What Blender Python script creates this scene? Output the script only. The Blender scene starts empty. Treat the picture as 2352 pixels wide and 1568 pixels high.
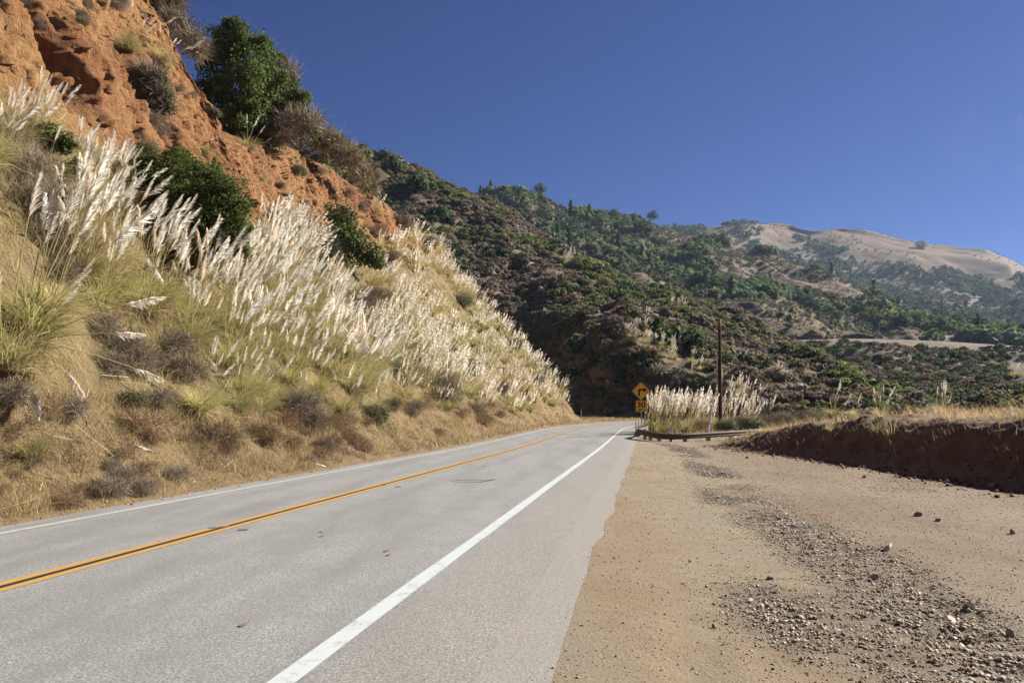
import bpy, bmesh, math, random
import numpy as np
from mathutils import Vector, Matrix
from mathutils.bvhtree import BVHTree

random.seed(7)
RNG = np.random.default_rng(7)
SC = bpy.context.scene
COL = SC.collection

# ------------------------------------------------------------------ camera
F = 1898.0; HCAM = 1.6; TH = math.atan(166 / F)
cd = bpy.data.cameras.new("camera"); cam = bpy.data.objects.new("camera", cd); COL.objects.link(cam)
cam.location = (0, 0, HCAM); cam.rotation_euler = (math.radians(90) + TH, 0, 0)
cd.sensor_width = 36.0; cd.lens = 36.0 * F / 2352.0; cd.clip_start = 0.1; cd.clip_end = 20000
SC.camera = cam

def ray(x, y):
    dx = (x - 1176) / F; dy = (784 - y) / F
    d = np.array([dx, math.cos(TH) - dy * math.sin(TH), math.sin(TH) + dy * math.cos(TH)])
    return d / d[1]
# ------------------------------------------------------------------ sky and sun
SUN_EL = math.radians(31); SUN_AZ = math.radians(64)      # azimuth from +Y towards +X
w = bpy.data.worlds.new("World"); SC.world = w; w.use_nodes = True
nt = w.node_tree; bg = nt.nodes["Background"]
sky = nt.nodes.new("ShaderNodeTexSky"); sky.sky_type = 'NISHITA'; sky.sun_disc = False
sky.sun_elevation = SUN_EL; sky.sun_rotation = SUN_AZ
sky.altitude = 2500; sky.air_density = 1.0; sky.dust_density = 0.9; sky.ozone_density = 4.0
tone = nt.nodes.new("ShaderNodeMix"); tone.data_type = 'RGBA'; tone.blend_type = 'MULTIPLY'; tone.inputs[0].default_value = 1.0
nt.links.new(sky.outputs[0], tone.inputs[6]); tone.inputs[7].default_value = (0.10, 0.20, 0.42, 1); tc_ = nt.nodes.new("ShaderNodeTexCoord"); mp_ = nt.nodes.new("ShaderNodeMapping"); mp_.inputs["Scale"].default_value = (9, 9, 4); mp_.inputs["Rotation"].default_value = (.5, .2, 0)
nt.links.new(tc_.outputs["Generated"], mp_.inputs[0]); nz_ = nt.nodes.new("ShaderNodeTexNoise"); nz_.inputs["Scale"].default_value = 2.2; nz_.inputs["Detail"].default_value = 6; nt.links.new(mp_.outputs[0], nz_.inputs["Vector"])
dv_ = nt.nodes.new("ShaderNodeVectorMath"); dv_.operation = 'DISTANCE'; nt.links.new(tc_.outputs["Generated"], dv_.inputs[0]); _d = ray(2330, 255); dv_.inputs[1].default_value = tuple(_d / np.linalg.norm(_d))
m1_ = nt.nodes.new("ShaderNodeMapRange"); m1_.interpolation_type = 'SMOOTHSTEP'; nt.links.new(dv_.outputs["Value"], m1_.inputs[0]); m1_.inputs[1].default_value = .085; m1_.inputs[2].default_value = .0
m2_ = nt.nodes.new("ShaderNodeMapRange"); m2_.interpolation_type = 'SMOOTHSTEP'; nt.links.new(nz_.outputs["Fac"], m2_.inputs[0]); m2_.inputs[1].default_value = .42; m2_.inputs[2].default_value = .75
mm_ = nt.nodes.new("ShaderNodeMath"); mm_.operation = 'MULTIPLY'; nt.links.new(m1_.outputs[0], mm_.inputs[0]); nt.links.new(m2_.outputs[0], mm_.inputs[1])
m3_ = nt.nodes.new("ShaderNodeMath"); m3_.operation = 'MULTIPLY'; nt.links.new(mm_.outputs[0], m3_.inputs[0]); m3_.inputs[1].default_value = .30
cl_ = nt.nodes.new("ShaderNodeMix"); cl_.data_type = 'RGBA'; nt.links.new(m3_.outputs[0], cl_.inputs[0]); nt.links.new(tone.outputs[2], cl_.inputs[6]); cl_.inputs[7].default_value = (4.2, 4.2, 4.4, 1); nt.links.new(cl_.outputs[2], bg.inputs[0]); bg.inputs[1].default_value = 0.055
sd = bpy.data.lights.new("sun", 'SUN'); sd.energy = 5.0; sd.angle = math.radians(0.5); sd.color = (1.0, 0.945, 0.865)
sun = bpy.data.objects.new("sun", sd); COL.objects.link(sun)
sv = Vector((math.sin(SUN_AZ) * math.cos(SUN_EL), math.cos(SUN_AZ) * math.cos(SUN_EL), math.sin(SUN_EL)))
sun.rotation_euler = sv.to_track_quat('Z', 'Y').to_euler(); sun.location = (60, 40, 60)
SC.view_settings.view_transform = 'Standard'; SC.view_settings.look = 'None'
SC.view_settings.gamma = 1.0; SC.view_settings.use_curve_mapping = False
SC.view_settings.exposure = 1.52
SC.render.engine = 'CYCLES'
SC.cycles.max_bounces = 5; SC.cycles.diffuse_bounces = 2; SC.cycles.glossy_bounces = 1
SC.cycles.transmission_bounces = 2; SC.cycles.transparent_max_bounces = 4; SC.cycles.volume_bounces = 0

# ------------------------------------------------------------------ small helpers
def P(x, y, depth):
    d = ray(x, y) * depth
    return np.array([d[0], d[1], d[2] + HCAM])
def pix(p):
    x, y, z = p[0], p[1], p[2] - HCAM
    f = y * math.cos(TH) + z * math.sin(TH); u = -y * math.sin(TH) + z * math.cos(TH)
    return 1176 + F * x / f, 784 - F * u / f
def pixa(p):
    x, y, z = p[:, 0], p[:, 1], p[:, 2] - HCAM
    f = y * math.cos(TH) + z * math.sin(TH); u = -y * math.sin(TH) + z * math.cos(TH)
    return 1176 + F * x / f, 784 - F * u / f
def zr(Y):
    t = np.maximum(0, np.asarray(Y, float) - 35.0); return 0.011 * (np.sqrt(t * t + 100) - 10)
def sstep(a, b, x):
    t = np.clip((np.asarray(x, float) - a) / (b - a), 0, 1); return t * t * (3 - 2 * t)
_T = np.random.default_rng(3).random((64, 64, 64)) * 2 - 1
def vnoise(x, y, z):
    x = np.asarray(x, float); y = np.asarray(y, float); z = np.asarray(z, float)
    x, y, z = np.broadcast_arrays(x, y, z)
    xi = np.floor(x).astype(int); yi = np.floor(y).astype(int); zi = np.floor(z).astype(int)
    fx = x - xi; fy = y - yi; fz = z - zi
    fx = fx * fx * fx * (fx * (fx * 6 - 15) + 10); fy = fy * fy * fy * (fy * (fy * 6 - 15) + 10); fz = fz * fz * fz * (fz * (fz * 6 - 15) + 10)
    r = 0
    for i in (0, 1):
        wx = fx if i else 1 - fx
        for j in (0, 1):
            wy = fy if j else 1 - fy
            for k in (0, 1):
                wz = fz if k else 1 - fz
                r = r + wx * wy * wz * _T[(xi + i) & 63, (yi + j) & 63, (zi + k) & 63]
    return r
def fbm(x, y, z, o=4, g=0.5):
    r = 0; a = 1.0
    for i in range(o):
        s = 2.03 ** i
        r = r + a * vnoise(x * s + 17.3 * i, y * s + 5.1 * i, z * s + 9.7 * i); a *= g
    return r
def ridged(x, y, z, o=4, g=0.5):
    r = 0; a = 1.0
    for i in range(o):
        s = 2.07 ** i
        r = r + a * (1 - 2 * np.abs(vnoise(x * s + 11.3 * i, y * s + 3.1 * i, z * s + 7.7 * i))); a *= g
    return r

def mesh(name, V, faces, mats=None, midx=None, col=None, smooth=False, uv=None):
    """V (n,3); faces (m,4) or (m,3) int array; col (n,3) vertex colour"""
    V = np.asarray(V, np.float32); faces = np.asarray(faces, np.int32)
    me = bpy.data.meshes.new(name); k = faces.shape[1]; m = len(faces)
    me.vertices.add(len(V)); me.vertices.foreach_set("co", V.ravel())
    me.loops.add(m * k); me.loops.foreach_set("vertex_index", faces.ravel())
    me.polygons.add(m); me.polygons.foreach_set("loop_start", np.arange(0, m * k, k, dtype=np.int32))
    me.polygons.foreach_set("loop_total", np.full(m, k, np.int32))
    if smooth: me.polygons.foreach_set("use_smooth", np.ones(m, bool))
    if midx is not None: me.polygons.foreach_set("material_index", np.asarray(midx, np.int32))
    me.update(calc_edges=True)
    if col is not None:
        a = me.color_attributes.new("tint", 'FLOAT_COLOR', 'POINT')
        c = np.ones((len(V), 4), np.float32); c[:, :3] = col; a.data.foreach_set("color", c.ravel())
    for mt in (mats or []): me.materials.append(mt)
    return me
def obj(name, me, parent=None, loc=None):
    o = bpy.data.objects.new(name, me); COL.objects.link(o)
    if parent: o.parent = parent
    if loc is not None: o.location = loc
    return o
def tag(o, label=None, cat=None, group=None, kind=None):
    if label: o["label"] = label
    if cat: o["category"] = cat
    if group: o["group"] = group
    if kind: o["kind"] = kind
    return o
def gridfaces(nr, nc):
    i = np.arange(nr - 1)[:, None] * nc + np.arange(nc - 1)[None, :]
    i = i.ravel(); return np.stack([i, i + 1, i + nc + 1, i + nc], 1)
class MB:
    """collects boxes, tubes and prisms into one mesh"""
    def __init__(s): s.v = []; s.f = []
    def add(s, V, Fc):
        b = len(s.v); s.v += [tuple(map(float, q)) for q in V]; s.f += [tuple(b + int(i) for i in f) for f in Fc]
    def box(s, c, d, rot=None):
        c = Vector(c); q = []
        for x in (-.5, .5):
            for y in (-.5, .5):
                for z in (-.5, .5):
                    v = Vector((x * d[0], y * d[1], z * d[2]))
                    if rot is not None: v = rot @ v
                    q.append(c + v)
        s.add(q, [(0, 1, 3, 2), (4, 6, 7, 5), (0, 4, 5, 1), (2, 3, 7, 6), (0, 2, 6, 4), (1, 5, 7, 3)])
    def tube(s, pts, r, n=10):
        pts = [Vector(p) for p in pts]; rs = r if hasattr(r, '__len__') else [r] * len(pts); rings = []
        for i, p in enumerate(pts):
            t = (pts[min(i + 1, len(pts) - 1)] - pts[max(i - 1, 0)]).normalized()
            a = t.cross(Vector((0.13, 0.2, 1)) if abs(t.z) < .9 else Vector((1, 0.1, 0))).normalized(); b = t.cross(a)
            rings.append([p + (a * math.cos(k * 2 * math.pi / n) + b * math.sin(k * 2 * math.pi / n)) * rs[i] for k in range(n)])
        V = [q for rg in rings for q in rg]; Fc = []
        for i in range(len(pts) - 1):
            for k in range(n): Fc.append((i * n + k, i * n + (k + 1) % n, (i + 1) * n + (k + 1) % n, (i + 1) * n + k))
        Fc.append(tuple(range(n - 1, -1, -1))); Fc.append(tuple((len(pts) - 1) * n + k for k in range(n)))
        s.add(V, Fc)
    def prism(s, poly, y0, y1):
        n = len(poly)
        V = [(x, y0, z) for x, z in poly] + [(x, y1, z) for x, z in poly]
        s.add(V, [tuple(range(n)), tuple(range(2 * n - 1, n - 1, -1))] + [(i, n + i, n + (i + 1) % n, (i + 1) % n) for i in range(n)])
    def build(s, name, m, parent=None, bevel=0, loc=None):
        me = bpy.data.meshes.new(name); me.from_pydata(s.v, [], s.f); me.update()
        me.materials.append(m); o = obj(name, me, parent, loc)
        if bevel:
            b = o.modifiers.new("bevel", 'BEVEL'); b.width = bevel; b.segments = 2; b.limit_method = 'ANGLE'
        return o

# ------------------------------------------------------------------ materials
class NB:
    def __init__(s, name):
        s.m = bpy.data.materials.new(name); s.m.use_nodes = True; s.t = s.m.node_tree
        s.b = s.t.nodes["Principled BSDF"]; s.b.inputs["Specular IOR Level"].default_value = 0.2
        s.b.inputs["Roughness"].default_value = 0.9
        s.co = None
    def n(s, t, **k):
        x = s.t.nodes.new(t)
        for a, b in k.items(): setattr(x, a, b)
        return x
    def l(s, a, b): s.t.links.new(a, b)
    def pos(s, obj_space=False):
        if obj_space: return s.n("ShaderNodeTexCoord").outputs["Object"]
        return s.n("ShaderNodeNewGeometry").outputs["Position"]
    def noise(s, scale, detail=4, rough=0.6, vec=None, stretch=None, obj_space=False):
        v = vec if vec is not None else s.pos(obj_space)
        if stretch:
            mp = s.n("ShaderNodeMapping"); mp.inputs["Scale"].default_value = stretch; s.l(v, mp.inputs[0]); v = mp.outputs[0]
        x = s.n("ShaderNodeTexNoise"); x.inputs["Scale"].default_value = scale; x.inputs["Detail"].default_value = detail
        x.inputs["Roughness"].default_value = rough; s.l(v, x.inputs["Vector"]); return x.outputs["Fac"]
    def ramp(s, fac, stops):
        r = s.n("ShaderNodeValToRGB"); e = r.color_ramp.elements
        while len(e) > 1: e.remove(e[-1])
        e[0].position = stops[0][0]; c = stops[0][1]; e[0].color = (*c, 1) if len(c) == 3 else c
        for p, c in stops[1:]:
            q = e.new(p); q.color = (*c, 1)
        s.l(fac, r.inputs[0]); return r.outputs[0]
    def mix(s, fac, a, b, mode='MIX'):
        x = s.n("ShaderNodeMix", data_type='RGBA', blend_type=mode)
        for i, v in ((0, fac), (6, a), (7, b)):
            if isinstance(v, (int, float)): x.inputs[i].default_value = v
            elif isinstance(v, tuple): x.inputs[i].default_value = (*v, 1)
            else: s.l(v, x.inputs[i])
        return x.outputs[2]
    def math(s, op, a, b=0.0, clamp=False):
        x = s.n("ShaderNodeMath", operation=op); x.use_clamp = clamp
        for i, v in ((0, a), (1, b)):
            if isinstance(v, (int, float)): x.inputs[i].default_value = v
            else: s.l(v, x.inputs[i])
        return x.outputs[0]
    def sm(s, fac, a, b):
        x = s.n("ShaderNodeMapRange", interpolation_type='SMOOTHSTEP'); s.l(fac, x.inputs[0])
        x.inputs[1].default_value = a; x.inputs[2].default_value = b; return x.outputs[0]
    def attr(s, name="tint"): return s.n("ShaderNodeAttribute", attribute_name=name).outputs["Color"]
    def base(s, c):
        if isinstance(c, tuple): s.b.inputs["Base Color"].default_value = (*c, 1)
        else: s.l(c, s.b.inputs["Base Color"])
    def bump(s, h, strength=0.5, dist=0.05):
        x = s.n("ShaderNodeBump"); x.inputs["Strength"].default_value = strength; x.inputs["Distance"].default_value = dist
        s.l(h, x.inputs["Height"]); s.l(x.outputs[0], s.b.inputs["Normal"])
def simple(name, c, rough=0.8, spec=0.2, nscale=None, amt=0.25, bump=0, metal=0):
    k = NB(name); k.b.inputs["Roughness"].default_value = rough; k.b.inputs["Specular IOR Level"].default_value = spec
    k.b.inputs["Metallic"].default_value = metal
    if nscale:
        f = k.noise(nscale, 5, 0.65, obj_space=True)
        k.base(k.ramp(f, [(0.25, tuple(v * (1 - amt) for v in c)), (0.75, tuple(min(1, v * (1 + amt)) for v in c))]))
        if bump: k.bump(f, bump, 0.02)
    else: k.base(c)
    return k.m
def leafy(name, transl=0.3, rough=0.6, randamt=0.25, spec=0.25):
    """foliage: colour comes from the per-leaf tint, varied per plant"""
    k = NB(name); c = k.attr()
    oi = k.n("ShaderNodeObjectInfo"); v = k.math('MULTIPLY_ADD', oi.outputs["Random"], 2 * randamt)
    v.node.inputs[2].default_value = 1 - randamt
    hs = k.n("ShaderNodeHueSaturation"); k.l(c, hs.inputs["Color"]); k.l(v, hs.inputs["Value"])
    c = hs.outputs[0]; k.base(c); k.b.inputs["Roughness"].default_value = rough; k.b.inputs["Specular IOR Level"].default_value = spec
    if transl:
        t = k.n("ShaderNodeBsdfTranslucent"); k.l(c, t.inputs[0]); mx = k.n("ShaderNodeMixShader"); mx.inputs[0].default_value = transl
        k.l(k.b.outputs[0], mx.inputs[1]); k.l(t.outputs[0], mx.inputs[2])
        k.l(mx.outputs[0], k.t.nodes["Material Output"].inputs["Surface"])
    return k.m
M_LEAF = leafy("leaf", 0.42, .75, .2, .1)
M_BLADE = leafy("grass_blade", 0.45, 0.6, 0.2)
M_PLUME = leafy("plume_silk", 0.5, 0.8, 0.13, 0.1)
M_TWIG = leafy("dry_twig", 0.0, 0.9, 0.2, 0.1)
M_STALK = simple("dry_stalk", (0.50, 0.42, 0.22), 0.6)

# ------------------------------------------------------------------ the road line
def centre_path():
    pts = []; x, y = -6.0, 0.0; h = math.atan(0.163)
    x -= math.sin(h) * 14; y -= math.cos(h) * 14
    ds = 0.5; s = -14.0; S = []; Hh = []
    while s < 190:
        pts.append((x, y)); S.append(s); Hh.append(h)
        k = 0 if s < 66 else (1 / 150.0 if s < 93 else (1 / 45.0 if s < 150 else 0))
        h += k * ds; x += math.sin(h) * ds; y += math.cos(h) * ds; s += ds
    return np.array(S), np.array(pts), np.array(Hh)
CS, CP, CH = centre_path()
def road_pt(s, off):
    s = np.asarray(s, float); off = np.asarray(off, float)
    x = np.interp(s, CS, CP[:, 0]); y = np.interp(s, CS, CP[:, 1]); h = np.interp(s, CS, CH)
    X = x + np.cos(h) * off; Y = y - np.sin(h) * off
    return X, Y, zr(Y)
def strip(name, m, o0, o1, s0, s1, dz, ds=0.5, wob0=0, wob1=0, nacross=2, kind='structure'):
    s = np.arange(s0, s1 + ds / 2, ds)
    a = o0 + wob0 * fbm(s * .9, 0.3, 0.7, 4); b = o1 + wob1 * fbm(s * .9, 4.3, 1.7, 4)
    t = np.linspace(0, 1, nacross); off = a[:, None] + (b - a)[:, None] * t[None]
    X, Y, Z = road_pt(s[:, None] + 0 * off, off)
    V = np.stack([X, Y, Z + dz], -1).reshape(-1, 3)
    tint = np.stack([(off - 0) * 0.1 + 0.5, s[:, None] * 0.005 + 0 * off, 0 * off], -1).reshape(-1, 3)
    o = obj(name, mesh(name, V, gridfaces(len(s), nacross), [m], col=tint, smooth=True))
    tag(o, kind=kind); return o

# asphalt: speckled aggregate, tyre-darkened wheel tracks, browner shoulder right of the line
k = NB("asphalt"); p = k.pos()
fine = k.noise(52, 3, 0.9, vec=p); mid = k.noise(1.3, 5, 0.6, vec=p); lng = k.noise(0.5, 4, 0.6, vec=p, stretch=(2.4, .25, 1))
sep = k.n("ShaderNodeSeparateColor"); k.l(k.attr(), sep.inputs[0]); off = sep.outputs[0]
c = k.ramp(fine, [(0.34, (0.068, 0.069, 0.069)), (0.5, (0.195, 0.194, 0.186)), (0.66, (0.395, 0.39, 0.365))])
c = k.mix(k.math('MULTIPLY', k.sm(mid, 0.35, 0.7), 0.35), c, (0.16, 0.15, 0.142))
c = k.mix(k.math('MULTIPLY', k.sm(lng, 0.42, 0.7), 0.5), c, (0.135, 0.13, 0.125))
for a_ in (.60, .775, .43, .30):
    wd_ = k.math('MULTIPLY', k.math('SUBTRACT', 1.0, k.sm(k.math('ABSOLUTE', k.math('SUBTRACT', k.math('ADD', off, k.math('MULTIPLY', lng, .02)), a_ + .01)), 0.0, .042)), .22)
    c = k.mix(wd_, c, (0.12, 0.115, 0.11))
sh = k.sm(k.math('ADD', off, k.math('MULTIPLY', mid, 0.01)), 0.885, 0.91)
c = k.mix(k.math('MULTIPLY', sh, 0.5), c, k.ramp(fine, [(0.33, (0.073, 0.065, 0.059)), (0.5, (0.195, 0.174, 0.153)), (0.67, (0.375, 0.335, 0.295))]))
ed = k.sm(k.math('ADD', off, k.math('MULTIPLY', mid, 0.006)), 0.988, 0.994)
c = k.mix(k.math('MULTIPLY', ed, 0.8), c, k.ramp(fine, [(0.33, (0.13, 0.122, 0.108)), (0.5, (0.215, 0.20, 0.175)), (0.67, (0.32, 0.30, 0.265))]))
k.base(c); k.bump(fine, 0.5, 0.006); k.b.inputs["Roughness"].default_value = 0.85
M_ASPH = k.m
def paint(name, c, wear):
    k = NB(name); p = k.pos(); f = k.noise(60, 4, 0.8, vec=p); g = k.noise(3.5, 5, 0.7, vec=p)
    a = k.math('ADD', k.math('MULTIPLY', f, 0.6), k.math('MULTIPLY', g, 0.6))
    k.base(k.mix(k.sm(a, wear, wear + 0.16), c, (0.17, 0.16, 0.15))); k.bump(f, 0.3, 0.004)
    k.b.inputs["Roughness"].default_value = 0.7; return k.m
M_WHITE = paint("white_paint", (0.40, 0.43, 0.43), 0.62)
M_WHITE2 = paint("worn_white_paint", (0.34, 0.34, 0.31), 0.62)
M_YEL = paint("yellow_paint", (0.37, 0.215, 0.06), 0.62)
M_TAR = simple("black_line", (0.022, 0.02, 0.022), 0.8, 0.2, 9, 0.3)
road = strip("road", M_ASPH, -3.2, 5.30, -12, 176, 0.004, wob0=0.05, wob1=0.055, nacross=30)
strip("edge_line", M_WHITE2, -2.72, -2.58, -12, 170, 0.009, wob0=0.006, wob1=0.006)
strip("edge_line", M_WHITE, 3.66, 3.825, -12, 170, 0.009, wob0=0.008, wob1=0.008)
strip("centre_line", M_YEL, -0.165, -0.045, -12, 170, 0.009, wob0=0.006)
strip("centre_line", M_YEL, 0.045, 0.165, -12, 170, 0.009, wob1=0.006)
strip("centre_line_gap", M_TAR, -0.032, 0.032, -12, 170, 0.0095)
# dark round scars of lost road studs, the tar crack sealing and little oil spots
def blot(name, m, s, off, rl, rw, seed, dz=0.0125, ang=0.0):
    r = np.random.default_rng(seed); n = 22; a = np.linspace(0, 2 * np.pi, n, endpoint=False)
    rad = 1 + 0.22 * r.standard_normal(n) * .6; du = np.cos(a) * rl * rad; dv = np.sin(a) * rw * rad
    X, Y, Z = road_pt(s + du * math.cos(ang) - dv * math.sin(ang), off + du * math.sin(ang) + dv * math.cos(ang))
    me = bpy.data.meshes.new(name); me.from_pydata([(x, y, z + dz) for x, y, z in zip(X, Y, Z)], [], [tuple(range(n))][::1])
    me.materials.append(m); o = obj(name, me); tag(o, kind='structure'); return o
M_SCAR = simple("stud_scar", (0.11, 0.108, 0.105), 0.9, 0.2, 20, 0.3)
M_OIL = simple("oil_spot", (0.15, 0.12, 0.085), 0.8, 0.2, 20, 0.4)

# ------------------------------------------------------------------ big ground sheet and the dirt pull-out
k = NB("far_ground"); k.base(k.ramp(k.noise(0.02, 5, 0.6), [(0.35, (0.10, 0.085, 0.055)), (0.6, (0.16, 0.13, 0.085))])); M_FARG = k.m
V = [(-1600, -100, -6), (1600, -100, -6), (1600, 2500, -6), (-1600, 2500, -6)]
tag(obj("ground", mesh("ground", V, [(0, 1, 2, 3)], [M_FARG])), kind='structure')

BY = [-12, 5, 12, 18, 24, 30, 34, 37, 40, 43, 47, 52, 60]
BX = [11.4, 11.1, 10.8, 10.5, 10.7, 10.6, 10.4, 10.2, 10.1, 10.5, 12.5, 15.8, 20]
BH = [1.4, 1.45, 1.5, 1.5, 1.45, 1.40, 1.18, 0.92, 0.62, 0.30, 0.34, 0.42, 0.3]
def bank_h(X, Y):
    xt = np.interp(Y, BY, BX) + 0.16 * fbm(Y * .3, 2.2, 0.4, 4) ; h = np.interp(Y, BY, BH) * (1 + 0.045 * fbm(Y * .35, 7.7, X * .3, 3))
    t = np.clip((X - xt) / (1.75 + 0.2 * vnoise(Y * .6, 3.3, 1.1)), 0, 1)
    f = h * (t ** 1.25 * (1 - .25 * t) / .75) * np.where(t < 1, 1, 1)
    f = h * sstep(-0.12, 1.08, t)
    f = f + (0.075 * fbm(X * 2.3, Y * 2.3, f * 2.0, 4, .65) + .10 * (ridged(Y * .9, X * .25, 3.3, 3, .5) - .3) * sstep(1.0, .55, t)) * sstep(0, .3, t) + 0.05 * np.maximum(0, X - xt - 1.2) * sstep(1, 4, X - xt) * (X < xt + 5)
    return np.where(X > xt, f, 0.0), t
def road_off(X, Y):
    """signed sideways distance from the yellow line (right positive)"""
    X, Y = np.broadcast_arrays(np.asarray(X, float), np.asarray(Y, float)); sh = X.shape
    x = X.ravel(); y = Y.ravel(); r = np.empty(len(x))
    for i in range(0, len(x), 20000):
        dx = x[i:i + 20000, None] - CP[None, :, 0]; dy = y[i:i + 20000, None] - CP[None, :, 1]
        j = np.argmin(dx * dx + dy * dy, 1); q = np.arange(len(j))
        r[i:i + 20000] = dx[q, j] * np.cos(CH[j]) - dy[q, j] * np.sin(CH[j])
    return r.reshape(sh)
def gz(X, Y):
    X = np.asarray(X, float); Y = np.asarray(Y, float); off = road_off(X, Y)
    z = zr(Y) + 0.028 * fbm(X * .5, Y * .5, 0.5, 3) * sstep(5.3, 8.0, off) - 0.06 * sstep(5.25, 4.7, off)
    # potholes and ruts in the gravelly part
    gm = gravel_mask(X, Y); z = z + gm * (0.05 * fbm(X * 1.5, Y * 2.2, 2.5, 4, .6) - 0.02) + .010 * fbm(X * 3.5, Y * 3.5, 6.5, 3, .6) * sstep(5.4, 6.5, off)
    for e0, sl in ((6.25, .010), (6.42, .010), (7.9, .028), (8.08, .028), (9.6, -.02), (9.8, -.02)):
        z = z - 0.020 * np.exp(-((off - e0 - sl * (Y - 8) + .12 * np.sin(Y * .35)) / .085) ** 2) * sstep(30, 16, Y) * np.clip(.5 + fbm(X * .4, Y * .25, e0, 2), 0, 1)
    b, t = bank_h(X, Y); z = z + b
    xt = np.interp(Y, BY, BX)
    z = z - 5.0 * sstep(6, 16, X - xt) * sstep(66, 45, Y) - 2.2 * sstep(2, 20, X - (19.0 + (Y - 60) * .45)) * sstep(45, 66, Y)
    return z
def gravel_mask(X, Y):
    # a band of loose grey stones running from the guard rail to the near right corner
    cx = np.interp(Y, [3, 5, 6.5, 8, 10, 13, 17, 22, 28, 40], [2.5, 2.85, 3.2, 3.55, 3.8, 3.95, 4.4, 5.3, 6.4, 8.0])
    wd = np.interp(Y, [3, 6, 10, 16, 24, 40], [.8, .75, .8, .8, .7, .6])
    d = np.abs(X - cx) / wd
    return np.clip(sstep(1.3, 0.1, d) * (0.95 - .42 * sstep(9, 20, Y) + (.75 + .3 * sstep(9, 20, Y)) * fbm(X * .9, Y * .5, 8.8, 4)) + .9 * np.exp(-((X - 2.1 - .06 * (Y - 6)) / .35) ** 2 - ((Y - 6.8) / 1.1) ** 2), 0, 1)
def gravel_mask2(X, Y):
    m = np.clip(1.4 * fbm(X * .55 + 3, Y * .3, 4.4, 4) - 0.35, 0, 1)
    return m * sstep(1.2, 2.5, X - (0.163 * Y - .7))
def dirt_grid(xs, ys, name):
    X, Y = np.meshgrid(xs, ys); Z = gz(X, Y)
    V = np.stack([X, Y, Z], -1).reshape(-1, 3)
    b, t = bank_h(X, Y); edge = road_off(X, Y) - 5.25
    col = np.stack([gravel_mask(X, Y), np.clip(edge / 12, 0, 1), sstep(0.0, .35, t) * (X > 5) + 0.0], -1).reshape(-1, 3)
    return mesh(name, V, gridfaces(len(ys), len(xs)), [M_DIRT], col=col, smooth=True)
k = NB("dirt"); p = k.pos()
n1 = k.noise(0.45, 6, 0.62, vec=p, stretch=(1, .55, 1)); n2 = k.noise(3.0, 5, 0.65, vec=p); n3 = k.noise(34, 4, 0.7, vec=p); n4 = k.noise(110, 3, .7, vec=p)
sep = k.n("ShaderNodeSeparateColor"); k.l(k.attr(), sep.inputs[0])
tan = k.ramp(n1, [(0.32, (0.175, 0.10, 0.05)), (0.42, (0.21, 0.15, 0.088)), (0.52, (0.235, 0.19, 0.12)), (0.64, (0.205, 0.18, 0.138))])
brn = k.ramp(n1, [(0.32, (0.085, 0.047, 0.026)), (0.48, (0.14, 0.088, 0.052)), (0.64, (0.165, 0.12, 0.078))])
c = k.mix(k.sm(k.math('ADD', sep.outputs[1], k.math('MULTIPLY', n2, 0.30)), 0.26, 0.52), tan, brn)
c = k.mix(k.math('MULTIPLY', k.sm(n2, 0.42, 0.75), 0.5), c, (0.185, 0.11, 0.06))
grv = k.ramp(n3, [(0.3, (0.055, 0.043, 0.032)), (0.55, (0.108, 0.088, 0.066)), (0.75, (0.18, 0.155, 0.125))])
c = k.mix(k.math('MULTIPLY', k.sm(k.math('ADD', sep.outputs[0], k.math('MULTIPLY', n2, 0.4)), 0.22, 0.6), 0.9), c, grv)
c = k.mix(0.42, c, k.ramp(n4, [(0.3, (0.08, 0.058, 0.038)), (0.55, (0.21, 0.168, 0.112)), (0.75, (0.37, 0.315, 0.235))]))
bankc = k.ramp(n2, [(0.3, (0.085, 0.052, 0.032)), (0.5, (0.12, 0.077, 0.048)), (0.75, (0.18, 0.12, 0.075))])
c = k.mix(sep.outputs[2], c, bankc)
k.base(c)
hh = k.math('ADD', k.math('MULTIPLY', n3, 0.6), k.math('ADD', k.math('MULTIPLY', n4, 0.3), k.math('MULTIPLY', n2, 0.8)))
k.bump(hh, 0.9, 0.028); M_DIRT = k.m
xs = np.concatenate([np.arange(-6, 10.4, .12), np.arange(10.4, 13.5, .07), np.arange(13.5, 34, .4)])
ys = np.concatenate([np.arange(-8, 20, .12), np.arange(20, 60, .2), np.arange(60, 130, .8)])
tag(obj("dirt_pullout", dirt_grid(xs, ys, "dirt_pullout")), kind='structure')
SUN_DIR = sv
#@@TERRAIN

# ------------------------------------------------------------------ cut slope along the road (left)
def catmull(A, n):
    A = np.asarray(A, float); m = len(A); t = np.linspace(0, m - 1, n); i = np.minimum(t.astype(int), m - 2); f = (t - i)[:, None]
    g = lambda k: A[np.clip(k, 0, m - 1)].reshape(len(k), -1)
    p0, p1, p2, p3 = g(i - 1), g(i), g(i + 1), g(i + 2)
    r = 0.5 * (2 * p1 + (p2 - p0) * f + (2 * p0 - 5 * p1 + 4 * p2 - p3) * f ** 2 + (3 * p1 - p0 - 3 * p2 + p3) * f ** 3)
    return r.reshape((n,) + A.shape[1:])
ZB = ([-20, 0, 20, 27, 33, 38, 45, 57, 73, 85, 95, 105, 118], [11, 11, 12.2, 12.0, 11.6, 11.8, 13.0, 15.2, 17.5, 19.5, 20.5, 21, 20])
ZT = ([-20, 0, 36, 39, 41, 42.5, 44, 46, 49, 53, 57, 62, 66, 74, 85, 92, 100, 118], [38, 38, 38, 36, 31, 26, 20, 17.5, 18.5, 20, 20.8, 22.5, 24, 24.5, 23.5, 22.5, 22, 21])
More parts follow.
